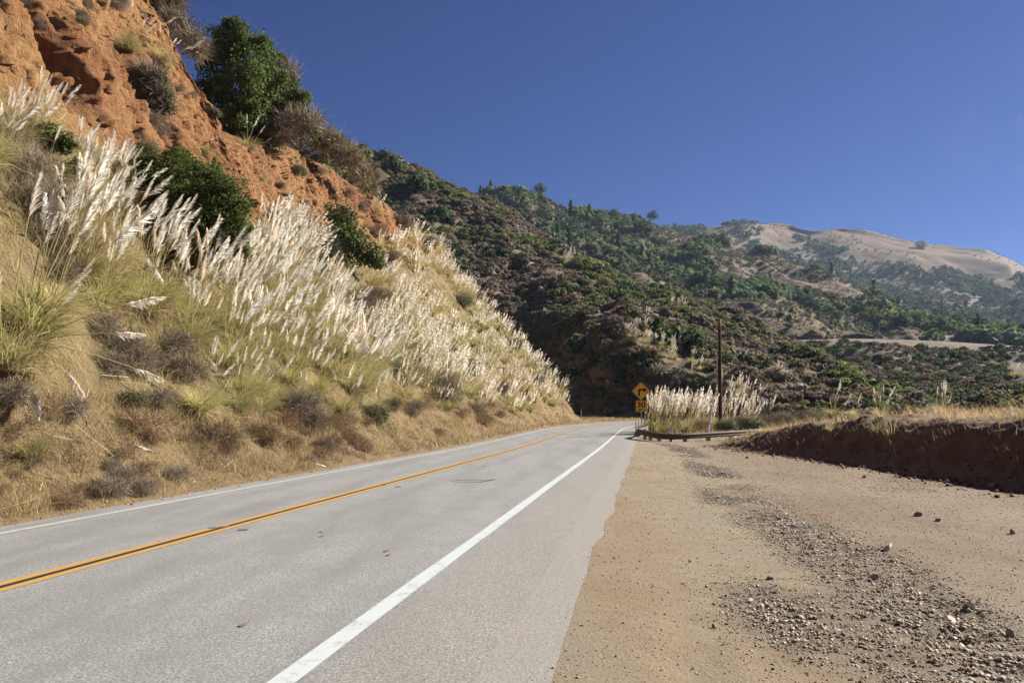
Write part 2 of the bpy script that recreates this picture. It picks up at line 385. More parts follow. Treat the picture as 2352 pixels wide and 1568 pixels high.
def slope_pt(s, v):
    """s along the road, v in 0..1 up the profile -> offset p from the pavement edge and height z, and zone weights"""
    zb = np.interp(s, *ZB); zt = np.maximum(np.interp(s, *ZT), zb + 0.5)
    tl = 1.12 + 0.1 * sstep(60, 90, s)
    pb = 2.4 + (zb - 1.25) / tl; pt = pb + (zt - zb) / 1.9
    kp = [0, 0.07, 0.13, 0.58, 0.86, 1.0]
    PP = [0 * s, 1.2 + 0 * s, 2.4 + 0 * s, pb, pt, pt + 34]
    ZZ = [0 * s, 0.28 + 0 * s, 1.25 + 0 * s, zb, zt, zt + 16]
    p = 0; z = 0
    for i in range(5):
        f = np.clip((v - kp[i]) / (kp[i + 1] - kp[i]), 0, 1)
        p = p + f * (PP[i + 1] - PP[i]); z = z + f * (ZZ[i + 1] - ZZ[i])
    return p, z
ns, nv = 860, 420
ss = np.concatenate([np.linspace(-10, 10, 90), np.linspace(10.1, 66, 440), np.linspace(66.2, 124, 330)])
vv = np.concatenate([np.linspace(0, .56, 165), np.linspace(.563, .87, 225), np.linspace(.88, 1, 30)])
S2, V2 = np.meshgrid(ss, vv, indexing='ij')
p, z = slope_pt(S2, V2)
cliffw = sstep(0.56, 0.60, V2) * sstep(0.90, 0.84, V2) * sstep(104, 92, S2)
poorw = sstep(0.13, 0.22, V2) * sstep(0.62, 0.56, V2)
# big undulation, buttresses and gullies of the slide face
p = p + sstep(.05, .2, V2) * (1.3 * fbm(S2 * .07, z * .05, 1.5, 3) * (1 - .5 * cliffw) + 0.35 * fbm(S2 * .35, z * .3, 2.5, 3))
gul = ridged(S2 * .16 + .25 * fbm(S2 * .2, z * .2, 4.4, 2), z * .045, 5.5, 4, .55)
p = p - cliffw * (0.45 * gul - 0.2) + cliffw * 0.26 * ridged(S2 * 1.3 + .3 * fbm(S2 * .4, z * .3, 2.2, 2), z * .12, 7.2, 3, .55)
# the dark hollow at the far left of the slide face
p = p + cliffw * 1.5 * np.exp(-((S2 - 29.0 + .10 * (z - 15)) / .8) ** 2) * sstep(21, 16.5, z) * sstep(12, 14, z)
p = p - cliffw * 0.7 * np.exp(-((S2 - 31.2) / 1.2) ** 2) * sstep(22, 16, z)
# nose: beyond the last of the slope the hill steps back into the side canyon
p = p + np.maximum(0, S2 - 95) ** 1.3 * 0.85 * sstep(0.0, .1, V2) 
foot = -3.25 - 0.12 * fbm(S2 * .8, .1, .9, 3)
X, Y, Z0 = road_pt(S2, foot - p)
X = X.copy(); Y = Y.copy()
rough = sstep(0.0, 0.03, V2)
Z = Z0 * sstep(.5, 0, V2) + z + 0.0
# crumbly relief pushed along the way the face looks (out over the road) and up
rc = cliffw * (0.20 * fbm(X * 1.3, Y * 1.3, Z * .6, 4, .65) + 0.15 * np.minimum(0, .05 + fbm(X * 3.1, Y * 3.1, Z * 1.3, 3, .75)) * np.clip(.5 + 1.6 * fbm(X * .3, Y * .3, Z * .3, 2), 0, 1.3) + 0.13 * fbm(X * 5.5, Y * 5.5, Z * 3.6, 2, .7)) + (1 - cliffw) * rough * 0.14 * fbm(X * 1.1, Y * 1.1, Z * 1.1, 4, .6)
hx, hy = math.cos(.162), -math.sin(.162)
X += rc * hx; Y += rc * hy; Z += rc * 0.5
Z[:, 0] -= 0.10
VA = np.stack([X, Y, Z], -1)
# the soil itself: r slide scar, g dry grass verge, b bare ochre at the toe
ochre = sstep(.02, .1, V2) * sstep(.30, .16, V2) * np.clip(.5 + 1.2 * fbm(S2 * .2, z * .3, 3.3, 3), 0, 1) * sstep(25, 55, S2)
colA = np.stack([np.clip(sstep(.53, .585, V2 + .02 * fbm(S2 * .3, z * .3, 6, 3)) * sstep(.93, .85, V2 + .03 * fbm(S2 * .25, z * .2, 8, 3)) * sstep(108, 92, S2), 0, 1), sstep(.2, .05, V2), ochre], -1)
k = NB("cut_slope"); pz = k.pos()
n0 = k.noise(0.16, 5, 0.6, vec=pz); n1 = k.noise(0.9, 6, 0.65, vec=pz); n2 = k.noise(6, 5, 0.7, vec=pz); n3 = k.noise(26, 3, .7, vec=pz)
st = k.noise(1.1, 5, 0.65, vec=pz, stretch=(1.6, 1.6, .22))
sep = k.n("ShaderNodeSeparateColor"); k.l(k.attr(), sep.inputs[0])
red = k.ramp(k.math('ADD', k.math('MULTIPLY', n0, .55), k.math('MULTIPLY', st, .45)), [(0.34, (0.36, 0.225, 0.085)), (0.44, (0.355, 0.19, 0.078)), (0.52, (0.29, 0.135, 0.056)), (0.58, (0.225, 0.095, 0.042)), (0.66, (0.35, 0.20, 0.09))])
red = k.mix(k.math('MULTIPLY', k.sm(n2, .52, .72), .65), red, (0.13, 0.06, 0.035))
red = k.mix(k.math('MULTIPLY', k.sm(n3, .62, .75), .55), red, (0.36, 0.25, 0.165))
dry = k.ramp(n1, [(0.3, (0.19, 0.125, 0.065)), (0.5, (0.28, 0.195, 0.095)), (0.7, (0.22, 0.14, 0.075))])
dry = k.mix(k.math('MULTIPLY', k.sm(n2, .5, .7), .5), dry, (0.14, 0.09, 0.05))
veg = k.ramp(n1, [(0.3, (0.16, 0.12, 0.055)), (0.55, (0.27, 0.20, 0.095)), (0.75, (0.19, 0.135, 0.075))])
c = k.mix(sep.outputs[1], veg, dry)
c = k.mix(sep.outputs[2], c, k.ramp(n1, [(0.3, (0.28, 0.18, 0.085)), (0.6, (0.30, 0.20, 0.10)), (0.75, (0.20, 0.115, 0.06))]))
c = k.mix(sep.outputs[0], c, red)
k.base(c); vo = k.n('ShaderNodeTexVoronoi'); vo.inputs['Scale'].default_value = 2.6; k.l(pz, vo.inputs['Vector']); k.bump(k.math('ADD', k.math('ADD', k.math('MULTIPLY', n2, 1.0), k.math('MULTIPLY', n3, .5)), k.math('MULTIPLY', vo.outputs['Distance'], .25)), 1.0, 0.26); M_CUT = k.m
fa = gridfaces(ns, nv)[:, ::-1]
tag(obj("cut_slope", mesh("cut_slope", VA.reshape(-1, 3), fa, [M_CUT], col=colA.reshape(-1, 3), smooth=True)), kind='structure')
BVH = {}
def bvh(V, faces): return BVHTree.FromPolygons([tuple(q) for q in V.tolist()], [tuple(q) for q in faces.tolist()])
VAc = VA[::2, ::2]; BVH['cut'] = bvh(VAc.reshape(-1, 3), gridfaces(VAc.shape[0], VAc.shape[1])[:, ::-1])
def hit(x, y, names):
    d = ray(x, y); dv = Vector(d).normalized(); best = None
    for n in names:
        q, nn, i, dd = BVH[n].ray_cast(Vector((0, 0, HCAM)), dv)
        if q is not None and (best is None or dd < best[2]): best = (q, nn, dd, n)
    return best

# ------------------------------------------------------------------ hills behind, each lofted through guide lines
def loft(name, rows, nr, nc, mat, disp, colf, back=True, wts=None):
    """rows: guide lines foot..crest, each a list of (x, y, distance) of the photograph's view"""
    R = np.array([[P(*q) for q in r] for r in rows])             # rows, cols, 3
    G = catmull(R, nr) if len(R) > 2 else np.array([R[0] + (R[1] - R[0]) * t for t in np.linspace(0, 1, nr)])
    G = catmull(G.transpose(1, 0, 2), nc).transpose(1, 0, 2)
    t = np.linspace(0, 1, nr)[:, None] * np.ones((1, nc)); u = np.linspace(0, 1, nc)[None] * np.ones((nr, 1))
    if back:
        B = []; ext = np.linalg.norm(G[-1] - G[0], axis=1).mean()
        for f in (.06, .14, .25, .45, .8):
            q = G[-1].copy(); sc = 1 + f * ext / np.linalg.norm(G[-1], axis=1)
            q[:, 0] *= sc; q[:, 1] *= sc; q[:, 2] -= ext * (.55 * f * f + .06 * f); B.append(q)
        G = np.concatenate([G, np.array(B)]); t = np.concatenate([t, np.ones((5, nc)) * np.array([1.02, 1.05, 1.1, 1.2, 1.3])[:, None]]); u = np.concatenate([u, np.ones((5, 1)) * u[:1]])
    d, zz = disp(G[..., 0], G[..., 1], G[..., 2], t, u)
    # push sideways (away from the viewer's side of the valley) and up: gullies and spurs
    G = G.copy(); L = np.hypot(G[..., 0], G[..., 1]); 
    G[..., 1] += d; G[..., 2] += zz
    col = colf(G[..., 0], G[..., 1], G[..., 2], t, u)
    fa = gridfaces(G.shape[0], G.shape[1])
    o = obj(name, mesh(name, G.reshape(-1, 3), fa, [mat], col=col.reshape(-1, 3), smooth=True)); tag(o, kind='structure')
    return G, fa, t, u
k = NB("hillside"); pz = k.pos(); n1 = k.noise(0.5, 6, 0.7, vec=pz); n2 = k.noise(2.4, 5, .7, vec=pz)
c = k.mix(k.sm(n1, .35, .7), k.attr(), k.mix(.6, k.attr(), (0.10, 0.075, 0.05)))
c = k.mix(k.math('MULTIPLY', k.sm(n2, .5, .7), .4), c, (0.055, 0.06, 0.025)); k.base(c); k.bump(k.math('ADD', n1, k.math('MULTIPLY', n2, .5)), .8, .8); M_HILL = k.m
k = NB("far_hillside"); pz = k.pos(); n1 = k.noise(0.06, 6, 0.7, vec=pz); n2 = k.noise(.4, 5, .7, vec=pz)
c = k.mix(k.math('MULTIPLY', k.sm(n1, .4, .7), .35), k.attr(), k.mix(.5, k.attr(), (0.12, 0.085, 0.05)))
k.base(c); k.bump(n2, .6, 2.0); M_FAR = k.m
lerp3 = lambda a, b, w: np.array(a) * (1 - w[..., None]) + np.array(b) * w[..., None]

B_CREST = [(560, 330, 250), (660, 312, 262), (760, 310, 280), (860, 350, 290), (930, 362, 298), (1030, 416, 290), (1100, 452, 285), (1175, 488, 280), (1283, 549, 265), (1373, 616, 245), (1490, 655, 230), (1599, 690, 215), (1671, 712, 205), (1754, 762, 190), (1822, 808, 178), (1941, 838, 160), (2035, 890, 145), (2120, 935, 135)]
B_FOOT = [(900, 975, 175), (960, 975, 172), (1030, 972, 168), (1100, 968, 163), (1180, 965, 155), (1250, 962, 146), (1310, 960, 136), (1360, 957, 128), (1410, 957, 123), (1460, 958, 120), (1530, 962, 117), (1600, 968, 112), (1670, 975, 108), (1730, 978, 104), (1800, 980, 100), (1880, 985, 96), (1980, 990, 93), (2080, 990, 91)]
B_MID = [(760, 620, 225), (820, 620, 222), (890, 620, 218), (960, 625, 216), (1030, 640, 211), (1090, 660, 207), (1150, 690, 200), (1200, 715, 190), (1260, 730, 172), (1330, 735, 158), (1410, 765, 150), (1490, 795, 145), (1570, 820, 141), (1640, 836, 137), (1710, 855, 132), (1790, 875, 126), (1890, 915, 118), (2000, 950, 109)]
def b_disp(x, y, z, t, u):
    e = sstep(0, .12, t)
    d = e * (9 * ridged(x * .022 + .4 * vnoise(x * .02, y * .02, .3), y * .006, .7, 3, .5) + 3.0 * fbm(x * .09, y * .05, z * .05, 3)) * sstep(1.05, .8, t)
    zz = e * (1.1 * fbm(x * .16, y * .12, z * .1, 4) ) + 2.2 * sstep(.8, 1, t) * fbm(x * .08, 3.3, .5, 3) * sstep(1.3, 1.0, t)
    return -d + 4 * e, zz
def b_col(x, y, z, t, u):
    n = np.clip(.5 + .7 * fbm(x * .05, y * .05, z * .05, 4), 0, 1); c = lerp3((0.11, 0.078, 0.042), (0.19, 0.138, 0.07), n)
    n2 = sstep(.1, .6, fbm(x * .03 + 9, y * .03, z * .03, 3)); return c * (1 - .5 * n2[..., None]) + .5 * n2[..., None] * np.array((0.085, 0.09, 0.035))
GB, FB, TB, UB = loft("near_hill", [B_FOOT, B_MID, B_CREST], 130, 320, M_HILL, b_disp, b_col)
BVH['b'] = bvh(GB.reshape(-1, 3), FB)

C_CREST = [(900, 470, 640), (1000, 455, 640), (1060, 447, 640), (1120, 436, 650), (1180, 444, 660), (1240, 442, 670), (1300, 475, 680), (1400, 494, 700), (1480, 502, 715), (1540, 522, 705), (1599, 540, 690), (1671, 553, 670), (1772, 578, 640), (1869, 612, 610), (1945, 641, 580), (1999, 666, 560), (2080, 702, 530), (2180, 742, 500), (2300, 762, 480), (2460, 775, 470), (2640, 785, 460)]
C_MID = [(850, 560, 500), (960, 560, 500), (1040, 560, 500), (1110, 560, 500), (1180, 575, 505), (1250, 590, 505), (1320, 605, 500), (1400, 610, 500), (1480, 625, 495), (1550, 640, 485), (1620, 650, 470), (1700, 665, 455), (1780, 690, 440), (1850, 712, 430), (1920, 730, 420), (1990, 745, 410), (2080, 760, 400), (2180, 772, 390), (2300, 785, 380), (2460, 795, 375), (2640, 800, 370)]
C_FOOT = [(800, 700, 380), (900, 700, 380), (1000, 700, 375), (1090, 700, 370), (1180, 705, 365), (1260, 715, 360), (1340, 720, 350), (1420, 730, 340), (1500, 750, 330), (1580, 770, 320), (1660, 790, 310), (1740, 805, 300), (1800, 812, 315), (1860, 806, 340), (1930, 800, 350), (2010, 796, 355), (2100, 800, 355), (2190, 806, 355), (2310, 814, 355), (2460, 820, 355), (2640, 825, 355)]
def c_disp(x, y, z, t, u):
    e = sstep(0, .15, t)
    d = e * (28 * ridged(x * .009, y * .003, .7, 3, .5) + 9 * fbm(x * .03, y * .02, z * .02, 3)) * sstep(1.02, .75, t)
    return -d + 10 * e, e * 3.0 * fbm(x * .03, y * .03, z * .03, 4) * sstep(1.2, .9, t)
def c_col(x, y, z, t, u):
    px, py = pixa(np.stack([x.ravel(), y.ravel(), z.ravel()], -1)); px = px.reshape(x.shape)
    n = np.clip(.5 + .7 * fbm(x * .02, y * .02, z * .02, 4), 0, 1); c = lerp3((0.07, 0.048, 0.028), (0.115, 0.078, 0.047), n)
    return c
GC, FC, TC, UC = loft("wooded_hill", [C_FOOT, C_MID, C_CREST], 110, 320, M_FAR, c_disp, c_col)
BVH['c'] = bvh(GC.reshape(-1, 3), FC)

D_CREST = [(1250, 560, 1500), (1400, 545, 1500), (1500, 535, 1480), (1600, 533, 1450), (1690, 526, 1450), (1760, 519, 1450), (1815, 520, 1450), (1870, 531, 1450), (1930, 521, 1480), (2000, 533, 1480), (2060, 551, 1480), (2115, 564, 1480), (2200, 577, 1450), (2280, 594, 1430), (2352, 614, 1400), (2500, 655, 1380), (2700, 715, 1350)]
D_MID = [(1350, 650, 1150), (1470, 640, 1150), (1560, 630, 1150), (1640, 625, 1150), (1720, 620, 1140), (1800, 618, 1130), (1870, 622, 1120), (1930, 626, 1110), (1990, 632, 1100), (2060, 640, 1090), (2130, 652, 1080), (2190, 664, 1060), (2260, 680, 1050), (2330, 690, 1040), (2410, 700, 1020), (2540, 725, 1000), (2700, 750, 1000)]
D_FOOT = [(1400, 760, 760), (1500, 755, 760), (1590, 750, 760), (1670, 745, 760), (1750, 740, 760), (1830, 740, 750), (1900, 745, 740), (1970, 750, 730), (2030, 755, 720), (2100, 765, 700), (2170, 770, 690), (2230, 775, 680), (2300, 780, 670), (2380, 785, 660), (2460, 790, 650), (2560, 795, 650), (2700, 800, 650)]
def dn(x, y, z): return ridged(x * .0042 - y * .0016, y * .0009, .3, 2, .35)
def d_disp(x, y, z, t, u):
    e = sstep(0, .2, t) * sstep(1.03, .94, t)
    r = dn(x, y, z); return e * (-85 * r + 30 - 7 * fbm(x * .012, y * .01, z * .01, 3)), 5 * sstep(0, .2, t) * fbm(x * .012, y * .008, .6, 3) * sstep(1.3, 1, t)
def gold(x, y, z, t):
    gx = 1176 + F * x / np.maximum(y, 1); gm = np.clip(sstep(1735, 1790, gx) + .9 * np.exp(-((gx - 1650) / 22) ** 2), 0, 1)
    r = dn(x, y, z); return gm * sstep(-.1, .4, 1.9 * (t - .66) + 1.2 * r + .3 * fbm(x * .02, y * .015, z * .02, 4) - .16)
def d_col(x, y, z, t, u):
    g = gold(x, y, z, t); n = np.clip(.5 + .6 * fbm(x * .01, y * .01, z * .01, 4), 0, 1)
    c = lerp3((0.085, 0.075, 0.045), (0.13, 0.105, 0.06), n); gd = lerp3((0.070, 0.037, 0.014), (0.115, 0.063, 0.026), n)
    return c * (1 - g[..., None]) + gd * g[..., None]
GD, FD, TD, UD = loft("golden_hill", [D_FOOT, D_MID, D_CREST], 120, 300, M_FAR, d_disp, d_col)
BVH['d'] = bvh(GD.reshape(-1, 3), FD)

E_ROWS = [[(1700, 1000, 88), (1850, 1000, 82), (2000, 1000, 78), (2150, 1000, 76), (2300, 1000, 74), (2450, 1000, 72), (2650, 1000, 70)],
          [(1720, 950, 130), (1850, 950, 122), (2000, 950, 118), (2150, 945, 114), (2300, 935, 108), (2450, 920, 102), (2650, 900, 98)],
          [(1740, 895, 190), (1850, 895, 182), (2000, 893, 178), (2150, 885, 170), (2300, 868, 158), (2450, 850, 145), (2650, 830, 140)],
          [(1740, 845, 235), (1850, 845, 225), (2000, 842, 218), (2150, 842, 214), (2300, 842, 210), (2450, 838, 205), (2650, 830, 200)],
          [(1740, 796, 268), (1850, 793, 255), (2000, 792, 245), (2150, 798, 240), (2300, 810, 236), (2450, 818, 232), (2650, 820, 230)],
          [(1740, 780, 345), (1850, 778, 340), (2000, 778, 335), (2150, 783, 332), (2300, 792, 330), (2450, 800, 330), (2650, 805, 330)]]
def e_disp(x, y, z, t, u):
    e = sstep(0, .1, t); return e * 5 * fbm(x * .05, y * .05, .4, 3) * sstep(.95, .7, t), e * (1.3 * fbm(x * .07, y * .06, .8, 4)) * sstep(1.0, .75, t)
def e_col(x, y, z, t, u):
    n = np.clip(.5 + .7 * fbm(x * .05, y * .05, z * .05, 4), 0, 1); c = lerp3((0.075, 0.058, 0.035), (0.13, 0.10, 0.06), n)
    f = sstep(.76, .82, t) * sstep(1.05, .93, t); return c * (1 - f[..., None]) + f[..., None] * np.array((.155, .11, .075))
GE, FE, TE, UE = loft("terrace", E_ROWS, 130, 200, M_HILL, e_disp, e_col, back=False)
BVH['e'] = bvh(GE.reshape(-1, 3), FE)
#@@ENDTERRAIN
#@@VEG

# ------------------------------------------------------------------ plant builders
class Rib:
    """ribbons (blades, twigs, strands) and leaf cards gathered into one mesh"""
    def __init__(s): s.V = []; s.Fq = []; s.C = []; s.M = []; s.n = 0
    def add(s, V, Fq, C, mi=0):
        V = np.asarray(V, np.float32).reshape(-1, 3); s.V.append(V); s.Fq.append(np.asarray(Fq) + s.n); s.C.append(np.broadcast_to(np.asarray(C, np.float32), V.shape) if np.ndim(C) == 1 else np.asarray(C, np.float32).reshape(-1, 3))
        s.M.append(np.full(len(Fq), mi)); s.n += len(V)
    def ribbon(s, Pth, W, side, C, mi=0):
        """Pth (n,m,3), W (n,m), side (n,3), C (n,m,3)"""
        n, m = W.shape; off = side[:, None, :] * W[..., None] * .5
        V = np.stack([Pth - off, Pth + off], 2)                # n,m,2,3
        i = (np.arange(n)[:, None] * m + np.arange(m - 1)[None]).ravel() * 2
        s.add(V, np.stack([i, i + 1, i + 3, i + 2], 1), np.repeat(C[:, :, None, :], 2, 2), mi)
    def cards(s, Cn, size, nrm, C, asp=1.5, mi=0, rng=RNG):
        n = len(Cn); r = rng.standard_normal((n, 3)); a = np.cross(nrm, r); a /= np.linalg.norm(a, axis=1, keepdims=True) + 1e-9
        b = np.cross(nrm, a); b /= np.linalg.norm(b, axis=1, keepdims=True) + 1e-9
        h = (size * .5)[:, None]; a = a * h * asp; b = b * h
        V = np.stack([Cn - a, Cn - b * .9, Cn + a, Cn + b * .9], 1)  # a diamond: pointed leaf spray
        i = np.arange(n) * 4; s.add(V, np.stack([i, i + 1, i + 2, i + 3], 1), np.repeat(C[:, None, :], 4, 1), mi)
    def mesh(s, name, mats):
        return mesh(name, np.concatenate(s.V), np.concatenate(s.Fq), mats, np.concatenate(s.M), np.concatenate(s.C))
def unit(v): return v / (np.linalg.norm(v, axis=-1, keepdims=True) + 1e-9)
def cmix(rng, n, cols, jit=.18):
    c = np.array(cols)[rng.integers(0, len(cols), n)]; return np.clip(c * (1 + jit * rng.standard_normal((n, 1))), 0.004, .95)

GREEN_BL = [(0.20, 0.28, 0.06), (0.28, 0.33, 0.08), (0.36, 0.37, 0.11), (0.46, 0.42, 0.17)]
STRAW = [(0.50, 0.40, 0.20), (0.43, 0.33, 0.16), (0.56, 0.47, 0.26), (0.33, 0.24, 0.12)]
def tuft(name, seed, n=260, L=(0.9, 1.9), wd=.018, green=.6, skirt=.3, m=5):
    r = np.random.default_rng(seed); R = Rib()
    def arcs(k, e0, e1, ll, cols, r0, w):
        az = r.random(k) * 2 * np.pi; L_ = r.uniform(*ll, k); a0 = np.radians(r.uniform(*e0, k)); a1 = np.radians(r.uniform(*e1, k))
        t = np.linspace(0, 1, m); el = a0[:, None] + (a1 - a0)[:, None] * t[None] ** 1.3
        dl = (L_ / (m - 1))[:, None]
        hx = np.concatenate([np.zeros((k, 1)), np.cumsum(np.cos(el[:, :-1]) * dl, 1)], 1); hz = np.concatenate([np.zeros((k, 1)), np.cumsum(np.sin(el[:, :-1]) * dl, 1)], 1)
        az2 = az[:, None] + .25 * r.standard_normal((k, 1)) * t[None]
        rr = r.random(k) ** .6 * r0; aa = az + r.standard_normal(k) * .5
        Pt = np.stack([rr[:, None] * np.cos(aa)[:, None] + hx * np.cos(az2), rr[:, None] * np.sin(aa)[:, None] + hx * np.sin(az2), hz - .05], -1)
        W = w * (1 - .85 * t[None] ** 1.5) * r.uniform(.7, 1.3, (k, 1))
        side = np.stack([-np.sin(az), np.cos(az), r.standard_normal(k) * .4], -1); side = unit(side)
        c0 = cmix(r, k, cols); base = np.array((0.40, 0.31, 0.15)); tip = np.array((0.45, 0.36, 0.19))
        C = c0[:, None, :] * np.ones((1, m, 1)); wt = (t ** 3 * .6)[None, :, None]; C = C * (1 - wt) + tip * wt
        wb = ((1 - t) ** 3 * .5)[None, :, None]; C = C * (1 - wb) + base * wb
        R.ribbon(Pt, W, side, C)
    g = int(n * green)
    arcs(g, (38, 86), (-80, 5), L, GREEN_BL, .22, wd)
    arcs(n - g, (40, 85), (-75, 10), L, STRAW, .25, wd)
    if skirt: arcs(int(n * skirt), (-5, 40), (-85, -55), (.5, 1.1), STRAW[1:] + [(0.2, .14, .08)], .3, wd)
    return R.mesh(name, [M_BLADE])
def plume_curve(r, L, bend):
    t = np.linspace(0, 1, 9); return np.stack([bend * t ** 2.4, .04 * r.standard_normal() * t ** 2, t * L - .25 * abs(bend) * t ** 3], -1)
def stalk_into(R, pc, w, mi, col):
    # three crossed ribbons: a round stalk at this size
    for a in (0, 2.09, 4.19):
        sd = np.array([[math.cos(a), math.sin(a), 0]]); R.ribbon(pc[None], np.full((1, len(pc)), w) * np.linspace(1, .55, len(pc))[None], sd, np.ones((1, len(pc), 3)) * np.array(col), mi)
def feather_into(R, r, pc, frac, n, wst, mi, tone, width=.14):
    """the silky head on the last part of the stalk: strands that swell out, droop to one side and end in a point"""
    L = np.sum(np.linalg.norm(np.diff(pc, axis=0), axis=1)); 
    tt = r.random(n) ** .9; q = (1 - frac) + frac * tt; idx = q * (len(pc) - 1); i = np.minimum(idx.astype(int), len(pc) - 2); f = (idx - i)[:, None]
    p0 = pc[i] * (1 - f) + pc[i + 1] * f; tg = unit(pc[i + 1] - pc[i]); Lp = frac * L
    az = r.random(n) * 2 * np.pi; out = np.stack([np.cos(az), np.sin(az), np.zeros(n)], -1) + np.array((.45, 0, 0))
    ln = Lp * (.34 * (1 - .45 * tt) * r.uniform(.6, 1.15, n)); prof = np.sin(np.pi * np.clip(tt * .82 + .14, 0, 1)) ** .8
    spread = (width / .14) * (.30 + .25 * r.random(n)) * prof
    d0 = unit(tg + out * spread[:, None] * 1.5); d1 = unit(tg + out * spread[:, None] * .9 + np.array((.25, 0, -.35)))
    P1 = p0 + d0 * (ln * .5)[:, None]; P2 = P1 + d1 * (ln * .5)[:, None]
    Pt = np.stack([p0, P1, P2], 1); W = np.stack([np.full(n, wst * .7), np.full(n, wst), np.full(n, wst * .25)], 1) * r.uniform(.6, 1.3, (n, 1))
    side = unit(np.cross(d0, r.standard_normal((n, 3))))
    c = np.array(tone) * (1 + .07 * r.standard_normal((n, 1))); c = np.clip(c, 0, .9)
    c = c * (1 - .10 * (1 - tt))[:, None] * np.array((1, 1, 1))
    R.ribbon(Pt, W, side, np.repeat(c[:, None, :], 3, 1), mi)
TONES = [(.87, .80, .69), (.85, .77, .65), (.89, .84, .74), (.82, .72, .59), (.76, .63, .50)]
def plume_pair(seed, n=120, wst=.011, L=2.3, bend=.25, Lp=.8, width=.14):
    """(stalk mesh, head mesh) in the same local space"""
    r = np.random.default_rng(seed); pc = plume_curve(r, L, bend); tone = TONES[seed % 5]
    R = Rib(); stalk_into(R, pc, .020, 0, (.5, .42, .22)); st = R.mesh("stem", [M_BLADE])
    R = Rib(); pf = np.stack([np.interp(np.linspace(0, 8, 25), np.arange(9), pc[:, j]) for j in range(3)], -1)
    feather_into(R, r, pf, Lp / L, n, wst, 0, tone, width); return st, R.mesh("plume", [M_PLUME])
def plume_one(seed, n=34, wst=.03, L=2.2, bend=.22, Lp=.8):
    r = np.random.default_rng(seed); pc = plume_curve(r, L, bend); R = Rib(); stalk_into(R, pc[::2], .026, 0, (.55, .46, .25))
    pf = np.stack([np.interp(np.linspace(0, 8, 25), np.arange(9), pc[:, j]) for j in range(3)], -1)
    feather_into(R, r, pf, Lp / L, n, wst, 1, TONES[seed % 5], .13); return R.mesh("plume", [M_BLADE, M_PLUME])
def blob_cards(R, r, lobes, n, size, cols, jit=.2, fill=.55, asp=1.5, flat=0.0, mi=0, up=.25):
    """leaf sprays through lumpy lobes [(x,y,z,rx,ry,rz)], denser to the outside"""
    lb = np.array(lobes); vol = (lb[:, 3] * lb[:, 4] * lb[:, 5]) ** .67; pick = r.choice(len(lb), n, p=vol / vol.sum())
    d = unit(r.standard_normal((n, 3))); rad = (fill + (1 - fill) * r.random(n) ** .7) * (1 + .12 * r.standard_normal(n))
    # clump the sprays into twig ends so that gaps and tufts show
    rad = rad * (1 + .42 * vnoise(d[:, 0] * 2.6 + pick, d[:, 1] * 2.6, d[:, 2] * 2.6) + .26 * vnoise(d[:, 0] * 7 + pick, d[:, 1] * 7, d[:, 2] * 7))
    Cn = lb[pick, :3] + d * lb[pick, 3:] * rad[:, None]
    nm = unit(d + .8 * r.standard_normal((n, 3)) + np.array((0, 0, up)))
    c = cmix(r, n, cols, jit) * (1 + .22 * np.sin(pick * 2.4))[:, None] * (.85 + .3 * (np.abs(vnoise(d[:, 0] * 4 + pick, d[:, 1] * 4, d[:, 2] * 4))))[:, None]; R.cards(Cn, size * r.uniform(.6, 1.4, n), nm, c, asp, mi, r)
def twigs(R, r, lobes, n, ln, wd, cols, mi=0, droop=.0, m=3, outward=1.0):
    lb = np.array(lobes); vol = (lb[:, 3] * lb[:, 4] * lb[:, 5]) ** .67; pick = r.choice(len(lb), n, p=vol / vol.sum())
    d = unit(r.standard_normal((n, 3)) + np.array((0, 0, .35))); rad = .35 + .65 * r.random(n)
    p0 = lb[pick, :3] + d * lb[pick, 3:] * rad[:, None] * .85
    dr = unit(d * outward + .75 * r.standard_normal((n, 3)) + np.array((0, 0, .15))); Ls = ln * r.uniform(.5, 1.4, n)
    t = np.linspace(0, 1, m); wob = .25 * r.standard_normal((n, 3))
    Pt = p0[:, None, :] + dr[:, None, :] * (t[None, :, None] * Ls[:, None, None]) + wob[:, None, :] * (t[None, :, None] ** 2 * Ls[:, None, None]) - np.array((0, 0, droop)) * (t ** 2)[None, :, None]
    W = wd * (1 - .7 * t[None]) * r.uniform(.6, 1.4, (n, 1)); side = unit(np.cross(dr, r.standard_normal((n, 3)))); c = cmix(r, n, cols, .2)
    R.ribbon(Pt, W, side, np.repeat(c[:, None, :], m, 1), mi)
def limbs(R, r, base, ends, w0, col, mi=0):
    for e in ends:
        e = np.array(e, float); t = np.linspace(0, 1, 6)[:, None]; mid = np.array(base) * .5 + e * .5 + r.standard_normal(3) * .12 * np.linalg.norm(e - base)
        pc = (1 - t) ** 2 * np.array(base) + 2 * t * (1 - t) * mid + t ** 2 * e
        for a in (0, 1.05, 2.09):
            sd = np.array([[math.cos(a), math.sin(a), .1]]); R.ribbon(pc[None], (w0 * (1 - .75 * t[:, 0]))[None], sd, np.ones((1, 6, 3)) * np.array(col), mi)
C_DKGREEN = [(0.048, 0.068, 0.022), (0.060, 0.085, 0.027), (0.078, 0.105, 0.032), (0.095, 0.120, 0.040)]
C_GREEN = [(0.085, 0.115, 0.028), (0.108, 0.14, 0.034), (0.14, 0.172, 0.045), (0.068, 0.090, 0.025)]
C_OLIVE = [(0.115, 0.125, 0.042), (0.14, 0.145, 0.05), (0.17, 0.165, 0.06), (0.095, 0.10, 0.038)]
C_GREY = [(0.26, 0.215, 0.16), (0.33, 0.28, 0.215), (0.20, 0.16, 0.115), (0.38, 0.33, 0.26)]
C_BROWN = [(0.22, 0.145, 0.085), (0.27, 0.185, 0.105), (0.17, 0.11, 0.065), (0.31, 0.225, 0.13)]
